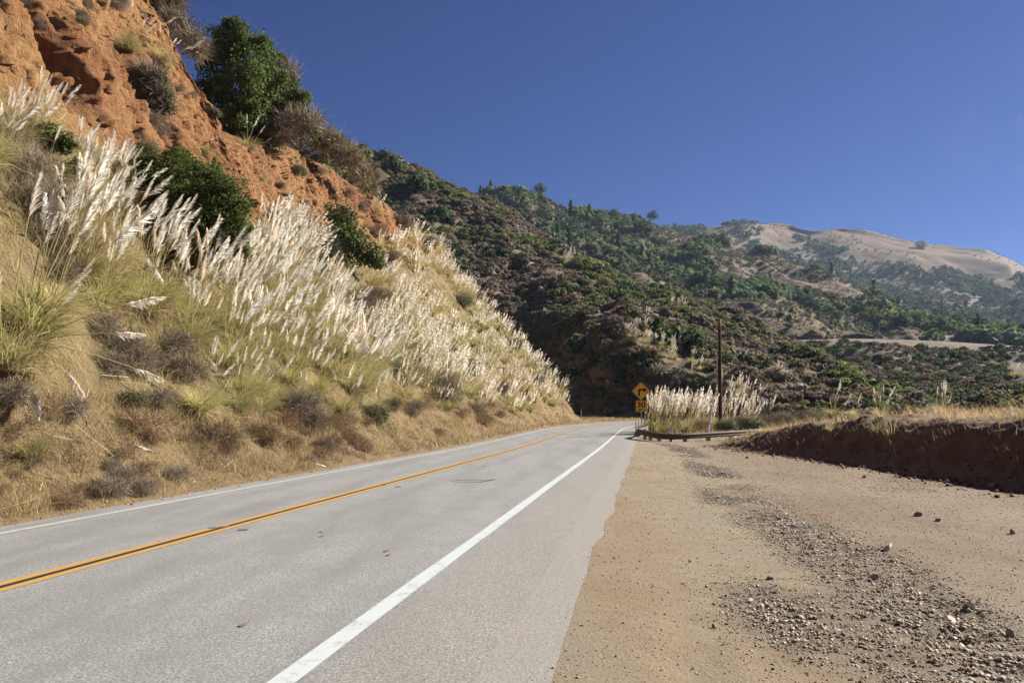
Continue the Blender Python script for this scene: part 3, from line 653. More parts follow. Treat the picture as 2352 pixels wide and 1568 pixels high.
C_BARK = (0.10, 0.075, 0.055)

# labels -------------------------------------------------------------------
MARKS = [(430, 470, "the big round green bush"), (1472, 905, "the yellow warning sign"), (1652, 850, "the brown utility pole"),
         (800, 540, "the dark scrub oak"), (580, 170, "the cliff-top tree"), (250, 150, "the red slide scar"),
         (860, 450, "the lone tuft at the scar's end"), (90, 760, "the big foreground clump"), (1060, 900, "the road's left verge"),
         (740, 420, "the lower red cliff"), (1200, 760, "the dark canyon"), (1290, 590, "the plumes on the canyon ridge"),
         (1560, 740, "the round green mound on the hillside"), (1830, 730, "the orange scar with plumes"), (2080, 780, "the flat brown terrace"), (2150, 960, "the earth bank"),
         (2320, 850, "the plumes at the right edge"), (1930, 850, "the olive ridge above the bank"), (1180, 470, "the ridge wood"), (100, 470, "the grey dead brush")]
ORD = ["", "second ", "third ", "fourth ", "fifth ", "sixth ", "seventh ", "eighth ", "ninth ", "tenth ", "eleventh ", "twelfth ", "thirteenth ", "fourteenth ", "fifteenth ", "sixteenth ", "seventeenth ", "eighteenth ", "nineteenth ", "twentieth "]
def dirword(x, y, mx, my):
    dx, dy = x - mx, y - my
    if abs(dx) > abs(dy) * 1.3: return "right of" if dx > 0 else "left of"
    return "below" if dy > 0 else "above"
LABELQ = []
def want_label(o, desc, x, y, skip=()):
    """desc + nearest landmark; ties are told apart by their order from that landmark"""
    LABELQ.append((o, desc, x, y, skip))
def settle_labels():
    B = {}
    for o, desc, x, y, skip in LABELQ:
        best = min((m for m in MARKS if m[2] not in skip), key=lambda m: math.hypot(x - m[0], y - m[1])); dw = dirword(x, y, best[0], best[1])
        B.setdefault((desc, dw, best[2]), []).append((math.hypot(x - best[0], y - best[1]), o))
    for (desc, dw, mk), L in B.items():
        L.sort(key=lambda q: q[0])
        for i, (d, o) in enumerate(L):
            if len(L) == 1: o["label"] = f"{desc} {dw} {mk}"
            elif i < len(ORD): o["label"] = f"{ORD[i] if i else 'nearest '}{desc} {dw} {mk}"
            else: o["label"] = f"{desc} far {dw} {mk}"
def inpoly(x, y, poly):
    c = False; n = len(poly); j = n - 1
    for i in range(n):
        xi, yi = poly[i]; xj, yj = poly[j]
        if (yi > y) != (yj > y) and x < (xj - xi) * (y - yi) / (yj - yi) + xi: c = not c
        j = i
    return c
def empty(name, loc, label=None, cat=None, group=None):
    o = bpy.data.objects.new(name, None); COL.objects.link(o); o.location = loc; o.empty_display_size = .2
    return tag(o, label, cat, group)

def grass_field(name, pts, nrm, L, wd, cols, seed, label=None):
    r = np.random.default_rng(seed); n = len(pts); m = 4; t = np.linspace(0, 1, m)
    az = r.random(n) * 6.283; ln = r.uniform(.45, 1.25, n) * L
    d0 = unit(np.stack([np.cos(az) * .5, np.sin(az) * .5, np.ones(n)], -1) + .4 * nrm); d1 = np.stack([np.cos(az), np.sin(az), -.15 - .5 * r.random(n)], -1)
    Pt = pts[:, None, :] + d0[:, None, :] * (t[None, :, None] * ln[:, None, None]) + d1[:, None, :] * ((t ** 2)[None, :, None] * (ln * r.uniform(.1, .8, n))[:, None, None]); Pt[:, 0, 2] -= .03
    W = (wd if np.ndim(wd) else np.full(n, wd))[:, None] * (1 - .8 * t[None]); side = unit(np.stack([-np.sin(az), np.cos(az), .3 * r.standard_normal(n)], -1))
    R = Rib(); c = cmix(r, n, cols, .22); R.ribbon(Pt, W, side, np.repeat(c[:, None, :], m, 1)); o = obj(name, R.mesh(name, [M_BLADE])); tag(o, label, None, None, 'stuff'); return o
def sample_grid(G, n, seed, wfun, ia=0):
    r = np.random.default_rng(seed); nr, nc = G.shape[:2]
    A = .25 * (G[:-1, :-1] + G[1:, :-1] + G[:-1, 1:] + G[1:, 1:]); du = G[:-1, 1:] - G[:-1, :-1]; dv = G[1:, :-1] - G[:-1, :-1]
    nm = np.cross(du, dv); ar = np.linalg.norm(nm, axis=-1); nm = nm / (ar[..., None] + 1e-9); nm = nm * np.where(nm[..., 2:3] < 0, -1, 1)
    wgt = (ar * wfun(A)).ravel(); k = r.choice(len(wgt), n, p=wgt / wgt.sum()); i, j = k // (nc - 1), k % (nc - 1); a = r.random((n, 1)); b = r.random((n, 1))
    p = (G[i, j] * (1 - a) + G[i, j + 1] * a) * (1 - b) + (G[i + 1, j] * (1 - a) + G[i + 1, j + 1] * a) * b
    return p, nm[i, j], i, j
# ------------------------------------------------------------------ pampas grass on the cut slope
TUFTS_N = [tuft("leaf_tuft", 100 + i, 520, (0.7, 1.55), .014, g, .4) for i, g in enumerate((.7, .6, .5, .65))]
TUFTS_F = [tuft("leaf_tuft", 200 + i, 200, (0.7, 1.5), .032, g, .3, 4) for i, g in enumerate((.7, .6, .5))]
PAIRS = [plume_pair(300 + i, 170, .010, 2.35 + .16 * (i % 4), .16 + .07 * (i % 3), .62 + .06 * (i % 3), (.105, .125, .145)[i % 3]) for i in range(8)]
ONES = [plume_one(400 + i, 36, .030, 2.1 + .16 * (i % 4), .15 + .07 * (i % 3), .66 + .06 * (i % 3)) for i in range(7)]
def tilt(az, ang, spin=0.0):
    """lean by ang towards azimuth az (from +X), the head's droop following the lean"""
    return (Matrix.Rotation(az, 3, 'Z') @ Matrix.Rotation(ang, 3, 'Y')).to_euler()
NPAMPAS = 0
def pampas(loc, sc, npl, near, lean=(0.0, .30), spread=.24, desc=None, pxy=None, group="pampas grass clumps on the roadside slope", label=None, extra=()):
    global NPAMPAS; NPAMPAS += 1
    r = random.Random(NPAMPAS * 13 + 5)
    root = empty("pampas_clump", loc, label, "pampas grass", group) if near else obj("pampas_clump", TUFTS_F[NPAMPAS % 3])
    root.location = loc; root.scale = (sc,) * 3; root.rotation_euler = (0, 0, 0)
    tag(root, label, "pampas grass", group, "thing")
    if near:
        t = obj("leaf_tuft", TUFTS_N[NPAMPAS % 4], root); t.rotation_euler = (.18 * lean[1], .5 * lean[1], r.random() * 6.28)
    angs = []
    for i in range(npl):
        az = lean[0] + r.gauss(0, .5); an = max(.02, lean[1] + r.gauss(0, spread))
        if r.random() < .12: az += r.gauss(0, 1.6)
        angs.append((az, an))
    for az, an in list(angs) + list(extra):
        ls = r.uniform(.66, 1.18)
        if near:
            st, hd = r.choice(PAIRS); s = obj("stem", st, root); obj("plume", hd, s)
        else:
            s = obj("plume", r.choice(ONES), root)
        s.rotation_euler = tilt(az, an); s.scale = (ls * r.uniform(.85, 1.2), ls * r.uniform(.85, 1.2), ls)
        s.location = (r.gauss(0, .13), r.gauss(0, .13), 0)
    if label is None:
        x, y = pxy or pix(loc); want_label(root, desc or ("%s pampas clump" % ("bushy" if npl > 15 else "full" if npl > 12 else "thin" if npl > 9 else "sparse")), x, y - (20 if near else 8))
    return root
def on(x, y, names=('cut',)):
    h = hit(x, y, names); return None if h is None else h[0]
MAIN = [(180, 590), (290, 640), (400, 705), (520, 725), (575, 690), (590, 590), (620, 520), (700, 560), (760, 640), (870, 640), (920, 610), (975, 590), (1060, 660), (1140, 740), (1240, 865), (1305, 945), (1250, 960), (1120, 972), (980, 990), (900, 992), (820, 1000), (700, 1005), (620, 1005), (540, 1000), (460, 985), (440, 880), (420, 800), (330, 740), (230, 720), (170, 660)]
FRINGE = [(-80, 300), (60, 312), (120, 370), (200, 400), (300, 450), (320, 480), (200, 490), (150, 440), (60, 390), (-80, 370)]
HOLES = [[(690, 540), (870, 560), (880, 640), (790, 680), (700, 640)], [(760, 660), (880, 660), (900, 730), (830, 760), (770, 720)]]
placed = []
SPECIAL = [  # x, y, scale, plumes, lean azimuth, lean, label
    (62, 780, 1.3, 13, -.2, .42, "largest green pampas clump in the near left foreground, its plumes fanning right"),
    (120, 720, .9, 5, -.1, .35, "yellow-green pampas clump tucked above and right of the largest foreground clump"),
    (15, 850, .95, 2, -.2, .4, "bright green grass clump cut by the left edge below the largest foreground clump"),
    (585, 905, .9, 8, 0, .3, "pampas clump with cream plumes low on the bank nearest the verge"),
    (665, 880, .9, 9, 0, .35, "full pampas clump low on the bank beside the plumeless tuft"),
    (790, 950, .85, 7, 0, .3, "short pampas clump at the dry verge right of the slim plumes"),
    (318, 660, 1.05, 12, -.1, .34, "green arching pampas clump at mid left, plumes rising below the big bush"),
    (545, 830, 1.05, 13, -.1, .42, "pampas clump with pinkish plumes streaming right over the bare gully"),
    (480, 940, .75, 4, 0, .12, "slender pampas clump with four upright plumes beside grey brush low on the bank"),
    (72, 1055, .55, 0, 0, .2, "small bright green grass tuft without plumes at the foot of the bank"),
    (640, 930, .8, 0, 0, .2, "plumeless pampas tuft hanging above the dry verge near the bank's middle"),
    (905, 935, .8, 5, 0, .3, "pampas clump with short plumes at the lower edge beside the ochre soil"),
    (730, 900, .95, 5, 0, .15, "pampas clump with upright slim plumes low on the bank by the bare soil"),
    (862, 492, .95, 16, .0, .12, "lone pampas clump on the slide scar's right end against the hill"),
    (935, 540, .8, 9, .0, .15, "pampas clump on the crest below the lone tuft"),
    (568, 345, 1.0, 3, 0, .3, "yellowish pampas clump in the notch at the buttress edge"),
    (296, 118, .95, 7, -.1, .55, "green pampas clump high on the red slide scar"),
    (370, 145, .8, 6, -.1, .6, "thin pampas clump high on the scar above the grey brush"),
    (665, 452, .6, 0, 0, .2, "small yellow-green tuft alone on the lower red cliff"),
    (470, 350, .5, 3, 0, .5, "tiny pampas tuft with three plumes on the bare red face"),
    (600, 415, .55, 3, 0, .5, "tiny pampas tuft leaning from the scar left of the lower cliff"),
    (470, 800, .75, 2, 0, .3, "vivid green pampas tuft in the gully between grey shrubs"),
]
for x, y, sc, npl, la, le, lab in SPECIAL:
    q = on(x, y)
    if q is None: continue
    ex = ()
    if sc > 1.1: ex = [(-.45, 1.75), (-.55, 1.9), (-.35, 1.5), (-.9, 2.05), (-.2, 1.2)]
    pampas(tuple(q), sc, npl, q.y < 48, (la, le), .2, pxy=(x, y), label=lab, extra=ex); placed.append(np.array(q))
rr = np.random.default_rng(11); tries = 0; NNEAR = 0
while tries < 9000 and len(placed) < 214:
    tries += 1
    if rr.random() < .10: x = rr.uniform(-70, 330); y = rr.uniform(295, 495); zone = 2; ok = inpoly(x, y, FRINGE)
    else: x = rr.uniform(170, 1306); y = rr.uniform(510, 950); zone = 1; ok = inpoly(x, y, MAIN) and not any(inpoly(x, y, h) for h in HOLES)
    if not ok: continue
    q = on(x, y)
    if q is None: continue
    p = np.array(q); dist = p[1]
    if dist > 64: continue
    sp = (.95 if dist < 26 else 1.3) if zone == 1 else 1.2
    if min(np.linalg.norm(p - o) for o in placed) < sp * (.85 + .3 * rr.random()): continue
    placed.append(p); near = dist < 42 and NNEAR < 100; NNEAR += near
    npl = int(np.clip(rr.normal(15 if near else 17, 4), 4, 28)) if rr.random() > .13 else int(rr.integers(1, 4))
    low = zone == 1 and q.z < 2.6
    if low and rr.random() < .3: continue
    if low: npl = max(3, int(npl * .55))
    pampas(tuple(q), (.70 if low else 1) * (rr.uniform(.95, 1.25) if near else rr.uniform(.85, 1.1)) * (.74 if zone == 2 else 1), npl, near, (rr.normal(-.15, .3), rr.uniform(.2, .42)), .22, pxy=(x, y))
# the crowd of clumps at the far end runs together into one white mass
def pampas_mass(name, pts, seed, npl, sc):
    r = np.random.default_rng(seed); R = Rib()
    def grab(me):
        n = len(me.vertices); v = np.empty(n * 3, np.float32); me.vertices.foreach_get("co", v); c = np.empty(n * 4, np.float32); me.color_attributes["tint"].data.foreach_get("color", c)
        f = np.empty(len(me.loops), np.int32); me.loops.foreach_get("vertex_index", f); mi = np.empty(len(me.polygons), np.int32); me.polygons.foreach_get("material_index", mi)
        return v.reshape(-1, 3), c.reshape(-1, 4)[:, :3], f.reshape(-1, 4), mi
    tf = [grab(tuft("t", 250 + i, 90, (.8, 1.7), .06, .6, .2, 4)) for i in range(3)]; pf = [grab(plume_one(450 + i, 26, .042, 1.7 + .12 * i, .2, .85)) for i in range(5)]
    def put(g, M, loc, s_, mul):
        v, c, f, mi = g; V = (v * s_) @ np.array(M).T + loc
        for k_ in (0, 1):
            sel = mi == k_
            if sel.any(): R.V.append(V.astype(np.float32)); R.C.append(np.clip(c * mul, 0, .92)); R.Fq.append(f[sel] + R.n); R.M.append(np.full(int(sel.sum()), k_)); R.n += len(V)
    for q in pts:
        s_ = sc * r.uniform(.8, 1.15); mul = r.uniform(.82, 1.15); put(tf[r.integers(3)], Matrix.Rotation(r.random() * 6.28, 3, 'Z'), q, s_, mul)
        for _ in range(int(np.clip(r.normal(npl, 3), 3, 30))):
            M = Matrix.Rotation(r.normal(-.1, .7), 3, 'Z') @ Matrix.Rotation(max(.02, r.normal(.30, .17)), 3, 'Y'); put(pf[r.integers(5)], M, q + np.array((r.normal(0, .25), r.normal(0, .25), 0)), s_ * r.uniform(.75, 1.1), r.uniform(.9, 1.08))
    o = obj(name, R.mesh(name, [M_BLADE, M_PLUME])); tag(o, kind='stuff'); return o
p_, n_, i_, j_ = sample_grid(VA[400:, 36:], 10000, 17, lambda A: np.where((A[..., 1] > 60) & (A[..., 2] > .6), 1.0, 0.0))
zl = np.interp(p_[:, 1], [60, 75, 90, 105], [15, 17.5, 21.5, 24]); sel = []
for q in p_:
    if q[2] > np.interp(q[1], [60, 75, 90, 105], [14.5, 17, 21, 23]): continue
    x, y = pix(q)
    if any(inpoly(x, y, h) for h in HOLES) or (y > 972 and x < 1150): continue
    if vnoise(q[0] * .16, q[1] * .16, q[2] * .16) < -.42: continue
    if sel and np.min(np.sum((np.array(sel) - q) ** 2, 1)) < 1.25 ** 2: continue
    if placed and min(np.linalg.norm(q - o) for o in placed[-60:]) < 1.2: continue
    sel.append(q)
    if len(sel) >= 460: break
pampas_mass("pampas_mass", sel, 18, 13, .95); print("mass", len(sel))
print("pampas on slope", len(placed), "near", NNEAR)

# ------------------------------------------------------------------ shrubs and trees near the road
def plant(name, cat, label, loc, leaf_m=None, bits=None, group=None, single=None):
    """bits: [(part name, mesh)]"""
    root = empty(name, loc, label, cat, group)
    for n, me in bits: obj(n, me, root)
    return root
def lumpy(lobes, seed, k=5):
    r = np.random.default_rng(seed); out = list(lobes)
    for x, y, z, a, b, c in lobes:
        for _ in range(k):
            d = unit(r.standard_normal(3)); d[2] = abs(d[2]) * .9 - .15; q = r.uniform(.22, .42); out.append((x + d[0] * a * 1.0, y + d[1] * b * 1.0, z + d[2] * c * 1.05, a * q, b * q, c * q * 1.1))
    return out
def lobes_px(spec, base):
    """lobes given in the photograph's view at a distance, turned into real metres round the base"""
    out = []
    for x, y, dep, rad, sq in spec:
        c = P(x, y, dep) - np.array(base); R_ = rad / F * dep; out.append((c[0], c[1], c[2], R_, R_ * .9, R_ * sq))
    return out
def green_bush(lobes, seed, n, size, cols, nm="foliage"):
    r = np.random.default_rng(seed); R = Rib(); blob_cards(R, r, lobes, n, size, cols); return R.mesh(nm, [M_LEAF])
def wood(lobes, seed, w0, col=C_BARK, nm="branches", extra=0, ln=.8):
    r = np.random.default_rng(seed); R = Rib(); limbs(R, r, (0, 0, -.3), [l[:3] for l in lobes], w0, col)
    if extra: twigs(R, r, lobes, extra, ln, .03, [col, tuple(v * 1.4 for v in col)])
    return R.mesh(nm, [M_TWIG])
# the big round green bush below the scar
b = on(440, 600); b = np.array(b) if b is not None else P(440, 600, 34)
dd = b[1] - .6
L = lobes_px([(370, 400, dd + 1.5, 62, .8), (440, 420, dd + 1, 80, .85), (500, 470, dd, 70, .9), (420, 500, dd - .3, 85, .9), (340, 440, dd + 1, 60, .8), (530, 530, dd - .2, 45, 1.0), (470, 550, dd - .3, 60, .8), (545, 580, dd, 30, .9), (320, 385, dd + 1.8, 40, .8), (405, 360, dd + 1.8, 30, .8), (500, 415, dd + .6, 30, .8), (545, 480, dd, 26, 1), (300, 350, dd + 2, 26, .7), (390, 540, dd - .5, 40, .7)], b)
plant("bush", "bush", "big dense round green bush between the plumes and the red slide scar", tuple(b), bits=[("foliage", green_bush(lumpy(L, 21), 21, 60000, .06, C_GREEN)), ("branches", wood(L, 22, .14))])
# cliff-top tree group
def treelike(name, cat, label, basepx, dep, spec, seed, n, size, cols, barkw=.25, grey=0):
    base = P(*basepx, dep); L = lobes_px(spec, base)
    bits = [("crown", green_bush(lumpy(L, seed), seed, n, size, cols, "crown")), ("trunk", wood(L, seed + 1, barkw, C_BARK, "trunk", grey, .9))]
    return plant(name, cat, label, tuple(base), bits=bits)
treelike("tree", "tree", "tall dark green tree crown on the cliff top, highest on the skyline", (560, 350), 58.5,
         [(525, 100, 58, 52, .9), (570, 130, 58, 60, .9), (500, 160, 57.5, 45, 1.0), (560, 200, 57, 70, .9), (500, 240, 57, 45, 1.1), (530, 290, 56.5, 50, .8), (610, 180, 58, 45, .9), (478, 120, 58, 22, .9), (600, 100, 58, 26, .8), (540, 62, 58, 26, .8), (470, 205, 57, 24, 1.0), (580, 260, 57, 40, .8), (548, 330, 56.5, 34, .7)], 31, 42000, .115, C_GREEN + C_DKGREEN, .35)
treelike("tree", "tree", "lower brighter green tree leaning right beside the tall cliff-top crown", (630, 330), 60,
         [(620, 140, 60, 28, .9), (635, 215, 59.5, 50, 1.0), (600, 260, 58.5, 55, .9), (660, 265, 59.5, 45, .9), (620, 310, 58.5, 45, .6), (585, 310, 58, 40, .7), (690, 225, 59.5, 26, .8), (668, 190, 60, 20, .9), (645, 135, 60, 16, .8), (700, 300, 59, 28, .6), (560, 335, 57.5, 30, .6)], 41, 32000, .11, C_GREEN + C_OLIVE[:2], .25)
def grey_brush(lobes, seed, n, ln, wd, cols, nm="twigs"):
    r = np.random.default_rng(seed); R = Rib(); twigs(R, r, lobes, n, ln, wd, cols); return R.mesh(nm, [M_TWIG])
def brush(label, basepx, dep, spec, seed, n, ln, wd, cols, green=0, name="dead_brush", cat="dead brush", gcols=None, gsize=.12):
    base = P(*basepx, dep); L = lobes_px(spec, base)
    bits = [("twigs", grey_brush(L, seed, n, ln, wd, cols)), ("branches", wood(L, seed + 1, .10, (.17, .15, .13)))]
    if green: bits.append(("foliage", green_bush(L, seed + 2, green, gsize, gcols or C_DKGREEN)))
    return plant(name, cat, label, tuple(base), bits=bits)
brush("pale grey leafless brush spilling over the cliff edge right of the cliff-top trees", (690, 335), 59, [(665, 290, 58.5, 45, .8), (700, 285, 59, 42, .8), (650, 315, 58, 35, .6), (720, 280, 60, 25, .7), (655, 170, 60, 32, 1)], 51, 5200, .75, .03, C_GREY)
brush("brown-grey brush trailing along the skyline above the lower red cliff", (790, 370), 70, [(760, 330, 70, 42, .8), (800, 365, 71, 42, .8), (735, 320, 69, 35, .7), (830, 400, 74, 35, .8), (850, 430, 78, 25, .8)], 54, 4600, .8, .035, C_GREY[:3] + C_BROWN[:2], 1800, gcols=C_OLIVE, gsize=.16)
brush("dark grey brush crowning the top left of the slide scar", (400, 120), 51, [(370, 20, 51, 50, .9), (400, 60, 50, 45, .8), (440, 100, 49, 40, .8), (345, -20, 52, 45, .8), (455, 120, 48.5, 25, .8), (400, 5, 51, 30, .8)], 57, 6000, .7, .026, C_GREY[:3] + C_BROWN[:1], 1600, gcols=C_DKGREEN + C_BROWN[:1])
q = on(360, 240); q = np.array(q) if q is not None else P(360, 240, 40)
brush("grey-green spiky shrub clinging to the middle of the red slide scar", (360, 245), q[1], [(350, 185, q[1] - .3, 32, 1.0), (368, 225, q[1] - .4, 30, 1.0), (335, 170, q[1], 22, .9), (385, 250, q[1] - .5, 18, .9)], 60, 2600, .6, .022, C_GREY[:3], 1500, "shrub", "shrub", C_DKGREEN + C_OLIVE)
q = on(60, 480); q = np.array(q) if q is not None else P(60, 480, 22)
brush("large grey dead brush filling the slope at the left edge", (60, 600), q[1] - .8, [(20, 330, q[1] + 2, 60, .8), (70, 400, q[1] + 1, 70, .8), (30, 480, q[1], 80, .8), (120, 470, q[1] + .3, 60, .8), (150, 540, q[1] - .5, 50, .7), (60, 570, q[1] - .8, 75, .6), (-40, 400, q[1] + 1, 70, .9), (130, 600, q[1] - .8, 45, .6)], 63, 22000, .40, .0075, C_GREY[:3] + C_BROWN[:1])
q = on(90, 345); q = np.array(q) if q is not None else P(90, 345, 26)
L = lobes_px([(60, 300, q[1], 35, .8), (100, 315, q[1], 42, .8), (140, 330, q[1], 30, .8), (180, 385, q[1], 28, .7)], q)
plant("bush", "bush", "small green bush among the plumes above the grey dead brush", tuple(q), bits=[("foliage", green_bush(L, 66, 6000, .075, C_GREEN + C_OLIVE)), ("branches", wood(L, 67, .06))])
q = on(800, 610); q = np.array(q) if q is not None else P(800, 610, 60)
L = lobes_px([(785, 500, q[1] + 1, 38, .9), (800, 550, q[1], 45, .9), (840, 585, q[1], 38, .7), (770, 560, q[1], 35, .9), (865, 605, q[1], 22, .6)], q)
plant("scrub_oak", "scrub oak", "dark scrub oak with bare limbs below the lower red cliff", tuple(q), bits=[("foliage", green_bush(L, 70, 5500, .15, C_DKGREEN + C_OLIVE[:1])), ("branches", wood(L + lobes_px([(700, 560, q[1], 20, 1), (720, 600, q[1], 20, 1), (740, 520, q[1], 20, 1)], q), 71, .12, (.12, .10, .085), extra=260))])
q = on(705, 600); q = np.array(q) if q is not None else P(705, 600, 58)
brush("dark bare-branched shrub tangled among plumes left of the scrub oak", (705, 620), q[1], [(690, 545, q[1], 40, .8), (740, 580, q[1], 42, .7), (720, 610, q[1] - .3, 40, .6), (650, 510, q[1] + 1, 30, .7)], 72, 2600, .8, .028, [(.13, .115, .105), (.18, .16, .145), (.10, .085, .075)], 700, "shrub", "shrub", C_DKGREEN)
# smaller dry and green shrubs on the slope: one prototype of each kind, copied
def proto_brush(seed, cols, n=900, ln=.30, wd=.0075, green=0, gcols=None, gs=.07):
    r = np.random.default_rng(seed); lb = [(0, 0, .35, .62, .6, .42), (.4, .1, .25, .4, .4, .32), (-.35, -.15, .28, .45, .4, .34), (.05, .3, .42, .4, .35, .35)]
    R = Rib(); twigs(R, r, lb, n, ln, wd, cols); limbs(R, r, (0, 0, -.1), [l[:3] for l in lb], .03, (.15, .125, .105))
    if green: blob_cards(R, r, lb, green, gs, gcols)
    return R.mesh("shrub", [M_TWIG if not green else M_LEAF])
PB_GREY = [proto_brush(500 + i, C_GREY[:3] + C_BROWN[2:3], 2600) for i in range(3)]
PB_BROWN = [proto_brush(510 + i, C_BROWN, 2000, .26, .007) for i in range(2)]
PB_MIX = [proto_brush(520 + i, C_GREY[:3], 1100, .3, .009, 2200, C_OLIVE + C_DKGREEN, .05) for i in range(2)]
DRY = [  # x, y, scale, kind
    (275, 800, .9, 0), (320, 850, .95, 0), (255, 860, .8, 0), (395, 800, .9, 0), (420, 860, .8, 0), (300, 930, .7, 2), (370, 930, .7, 0), (230, 760, .7, 0),
    (480, 600, 1.3, 0), (510, 640, 1.1, 0), (140, 640, .9, 0), (20, 920, .6, 0), (110, 960, .55, 1), (30, 1000, .55, 1), (170, 950, .5, 0), (500, 1010, 1.0, 1), (330, 1000, 1.0, 1),
    (690, 960, 1.3, 0), (640, 980, 1.0, 1), (830, 720, 2.2, 0), (860, 690, 1.8, 0), (880, 770, 1.5, 0), (1000, 900, 2.0, 0), (1030, 930, 1.5, 0), (950, 950, 1.1, 0), (860, 960, 1.2, 2), (600, 1010, .9, 1), (780, 990, 1.0, 1), (1060, 960, 1.2, 1), (1090, 950, 1.2, 0),
    (700, 700, 1.2, 2), (640, 760, 1.2, 2), (1080, 860, 1.8, 2), (1150, 900, 1.5, 0), (900, 860, 1.4, 2), (760, 830, 1.2, 2), (1060, 700, 2.2, 2), (1120, 690, 2.4, 2), (1180, 800, 1.8, 2), (1230, 880, 1.6, 2), (980, 560, 2.2, 2), (1020, 620, 2.0, 0),
    (640, 520, 1.6, 2), (900, 600, 1.8, 0), (920, 520, 2.0, 0), (960, 500, 2.0, 2), (860, 540, 1.5, 0), (560, 620, 1.4, 0), (180, 40, .7, 0), (200, 20, .6, 0), (185, 55, .5, 2), (270, 20, 1.0, 0), (360, 300, .9, 0), (410, 210, .6, 0), (735, 400, .9, 0), (780, 390, 1.0, 0), (690, 395, .9, 2), (800, 450, 1.0, 0), (350, 290, 1.0, 0), (330, 350, .9, 2), (640, 330, 1.2, 2), (610, 320, 1.2, 0), (830, 480, 1.2, 0), (490, 260, .6, 2), (440, 225, .5, 0), (560, 420, .5, 0), (90, 60, .5, 0), (60, 20, .6, 0), (700, 470, .6, 0), (645, 430, .5, 2)]
rw = random.Random(3)
for _ in range(46):
    x_ = rw.uniform(-20, 1150); y_ = 1225 - .2 * x_ - rw.uniform(25, 190) * (1 - x_ / 2200); d_ = on(x_, y_); DRY.append((x_, y_, (rw.uniform(30, 75) / F * d_.y / 1.25) if d_ is not None else .4, rw.choice((1, 1, 1, 0))))
KINDN = ["rounded grey twiggy shrub", "low brown dried shrub", "grey-green twiggy shrub"]
for i, (x, y, s_, kd) in enumerate(DRY):
    q = on(x, y)
    if q is None: continue
    me = (PB_GREY, PB_BROWN, PB_MIX)[kd]; me = me[i % len(me)]
    o = obj("shrub", me); o.location = tuple(q - Vector((0, 0, .12 * s_))); o.rotation_euler = (0, .25, i * 1.7); o.scale = (s_ * 1.05, s_, s_ * (.8 + .3 * ((i * 7) % 5) / 5))
    tag(o, None, "shrub", "small shrubs on the roadside slope"); want_label(o, KINDN[kd], x, y)

# ------------------------------------------------------------------ dry grass on the verge and bank (nobody could count it)
DRYC = STRAW[:2] + [(0.40, 0.27, 0.14), (0.28, 0.185, 0.105), (0.44, 0.37, 0.18), (0.33, 0.31, 0.12), (0.36, 0.26, 0.15)]
G1 = VA[60:, 4:48]
p_, n_, i_, j_ = sample_grid(G1, 62000, 81, lambda A: (1 / np.maximum(A[..., 1], 8) ** 1.35) * np.clip(.40 + 1.5 * fbm(A[..., 0] * .9, A[..., 1] * .9, A[..., 2] * .9, 3), .05, 2) * (A[..., 1] > 6))
grass_field("dry_grass", p_, n_, .30 * (.55 + .9 * np.random.default_rng(4).random(len(p_)) ** 1.5), .0032 + .00042 * p_[:, 1], DRYC, 82)
p_, n_, i_, j_ = sample_grid(G1, 16000, 95, lambda A: (1 / np.maximum(A[..., 1], 8) ** 1.35) * (fbm(A[..., 0] * 1.1 + 7, A[..., 1] * 1.1, A[..., 2] * 1.1, 3) > .28) * (A[..., 1] > 6))
grass_field('dry_weeds', p_, n_, .34, .0030 + .0004 * p_[:, 1], [(.20, .125, .075), (.15, .09, .055), (.26, .17, .10), (.20, .16, .12)], 96)
G2 = VA[60:, 44:172]
p_, n_, i_, j_ = sample_grid(G2, 60000, 83, lambda A: (1 / np.maximum(A[..., 1], 10) ** 1.2) * np.clip(.5 + .9 * fbm(A[..., 0] * .5, A[..., 1] * .5, A[..., 2] * .5, 3), .02, 2) * (A[..., 1] > 6))
grass_field("dry_grass", p_, n_, .55, .004 + .00050 * p_[:, 1], DRYC + GREEN_BL[2:], 84)
#@@HILLVEG
ALLT = ('cut', 'b', 'c', 'd', 'e')
def scatter_mesh(name, pts, rad, hgt, cols, ncard, csize, seed, cone=0.0, label=None, trunk=None, kind='stuff', jit=.16):
    """one mesh of many small crowns; rad, hgt, cols per plant; cone 0 dome .. 1 spire (array allowed)"""
    r = np.random.default_rng(seed); n = len(pts); k = ncard
    d = unit(r.standard_normal((n, k, 3))); d[..., 2] = np.abs(d[..., 2]) * 1.0 - .25
    u = r.random((n, k)); cone = np.broadcast_to(np.asarray(cone, float), (n,))[:, None]
    rr_ = .62 + .38 * r.random((n, k)) ** .6; lob = 1 + .28 * vnoise(d[..., 0] * 2.2 + np.arange(n)[:, None] * 3.1, d[..., 1] * 2.2, d[..., 2] * 2.2)
    az = np.arctan2(d[..., 1], d[..., 0]); dome = d * rr_[..., None] * lob[..., None]
    sp = np.stack([np.cos(az) * (1 - u) * (.35 + .65 * r.random((n, k))), np.sin(az) * (1 - u) * (.35 + .65 * r.random((n, k))), u * 2 - .5], -1)
    q = dome * (1 - cone[..., None]) + sp * cone[..., None]
    C = pts[:, None, :] + q * np.stack([rad, rad, hgt * .62], -1)[:, None, :]; C[..., 2] += (hgt * .30)[:, None]
    nm = unit(d * .9 + .55 * r.standard_normal((n, k, 3)) + np.array((0, 0, .3)))
    c = np.clip(cols[:, None, :] * (1 + jit * r.standard_normal((n, k, 1))), .004, .9)
    R = Rib(); R.cards(C.reshape(-1, 3), (csize[:, None] * r.uniform(.6, 1.4, (n, k))).ravel(), nm.reshape(-1, 3), c.reshape(-1, 3), 1.3, 0, r)
    o = obj(name, R.mesh(name, [M_FARLEAF])); tag(o, label, None, None, kind); return o
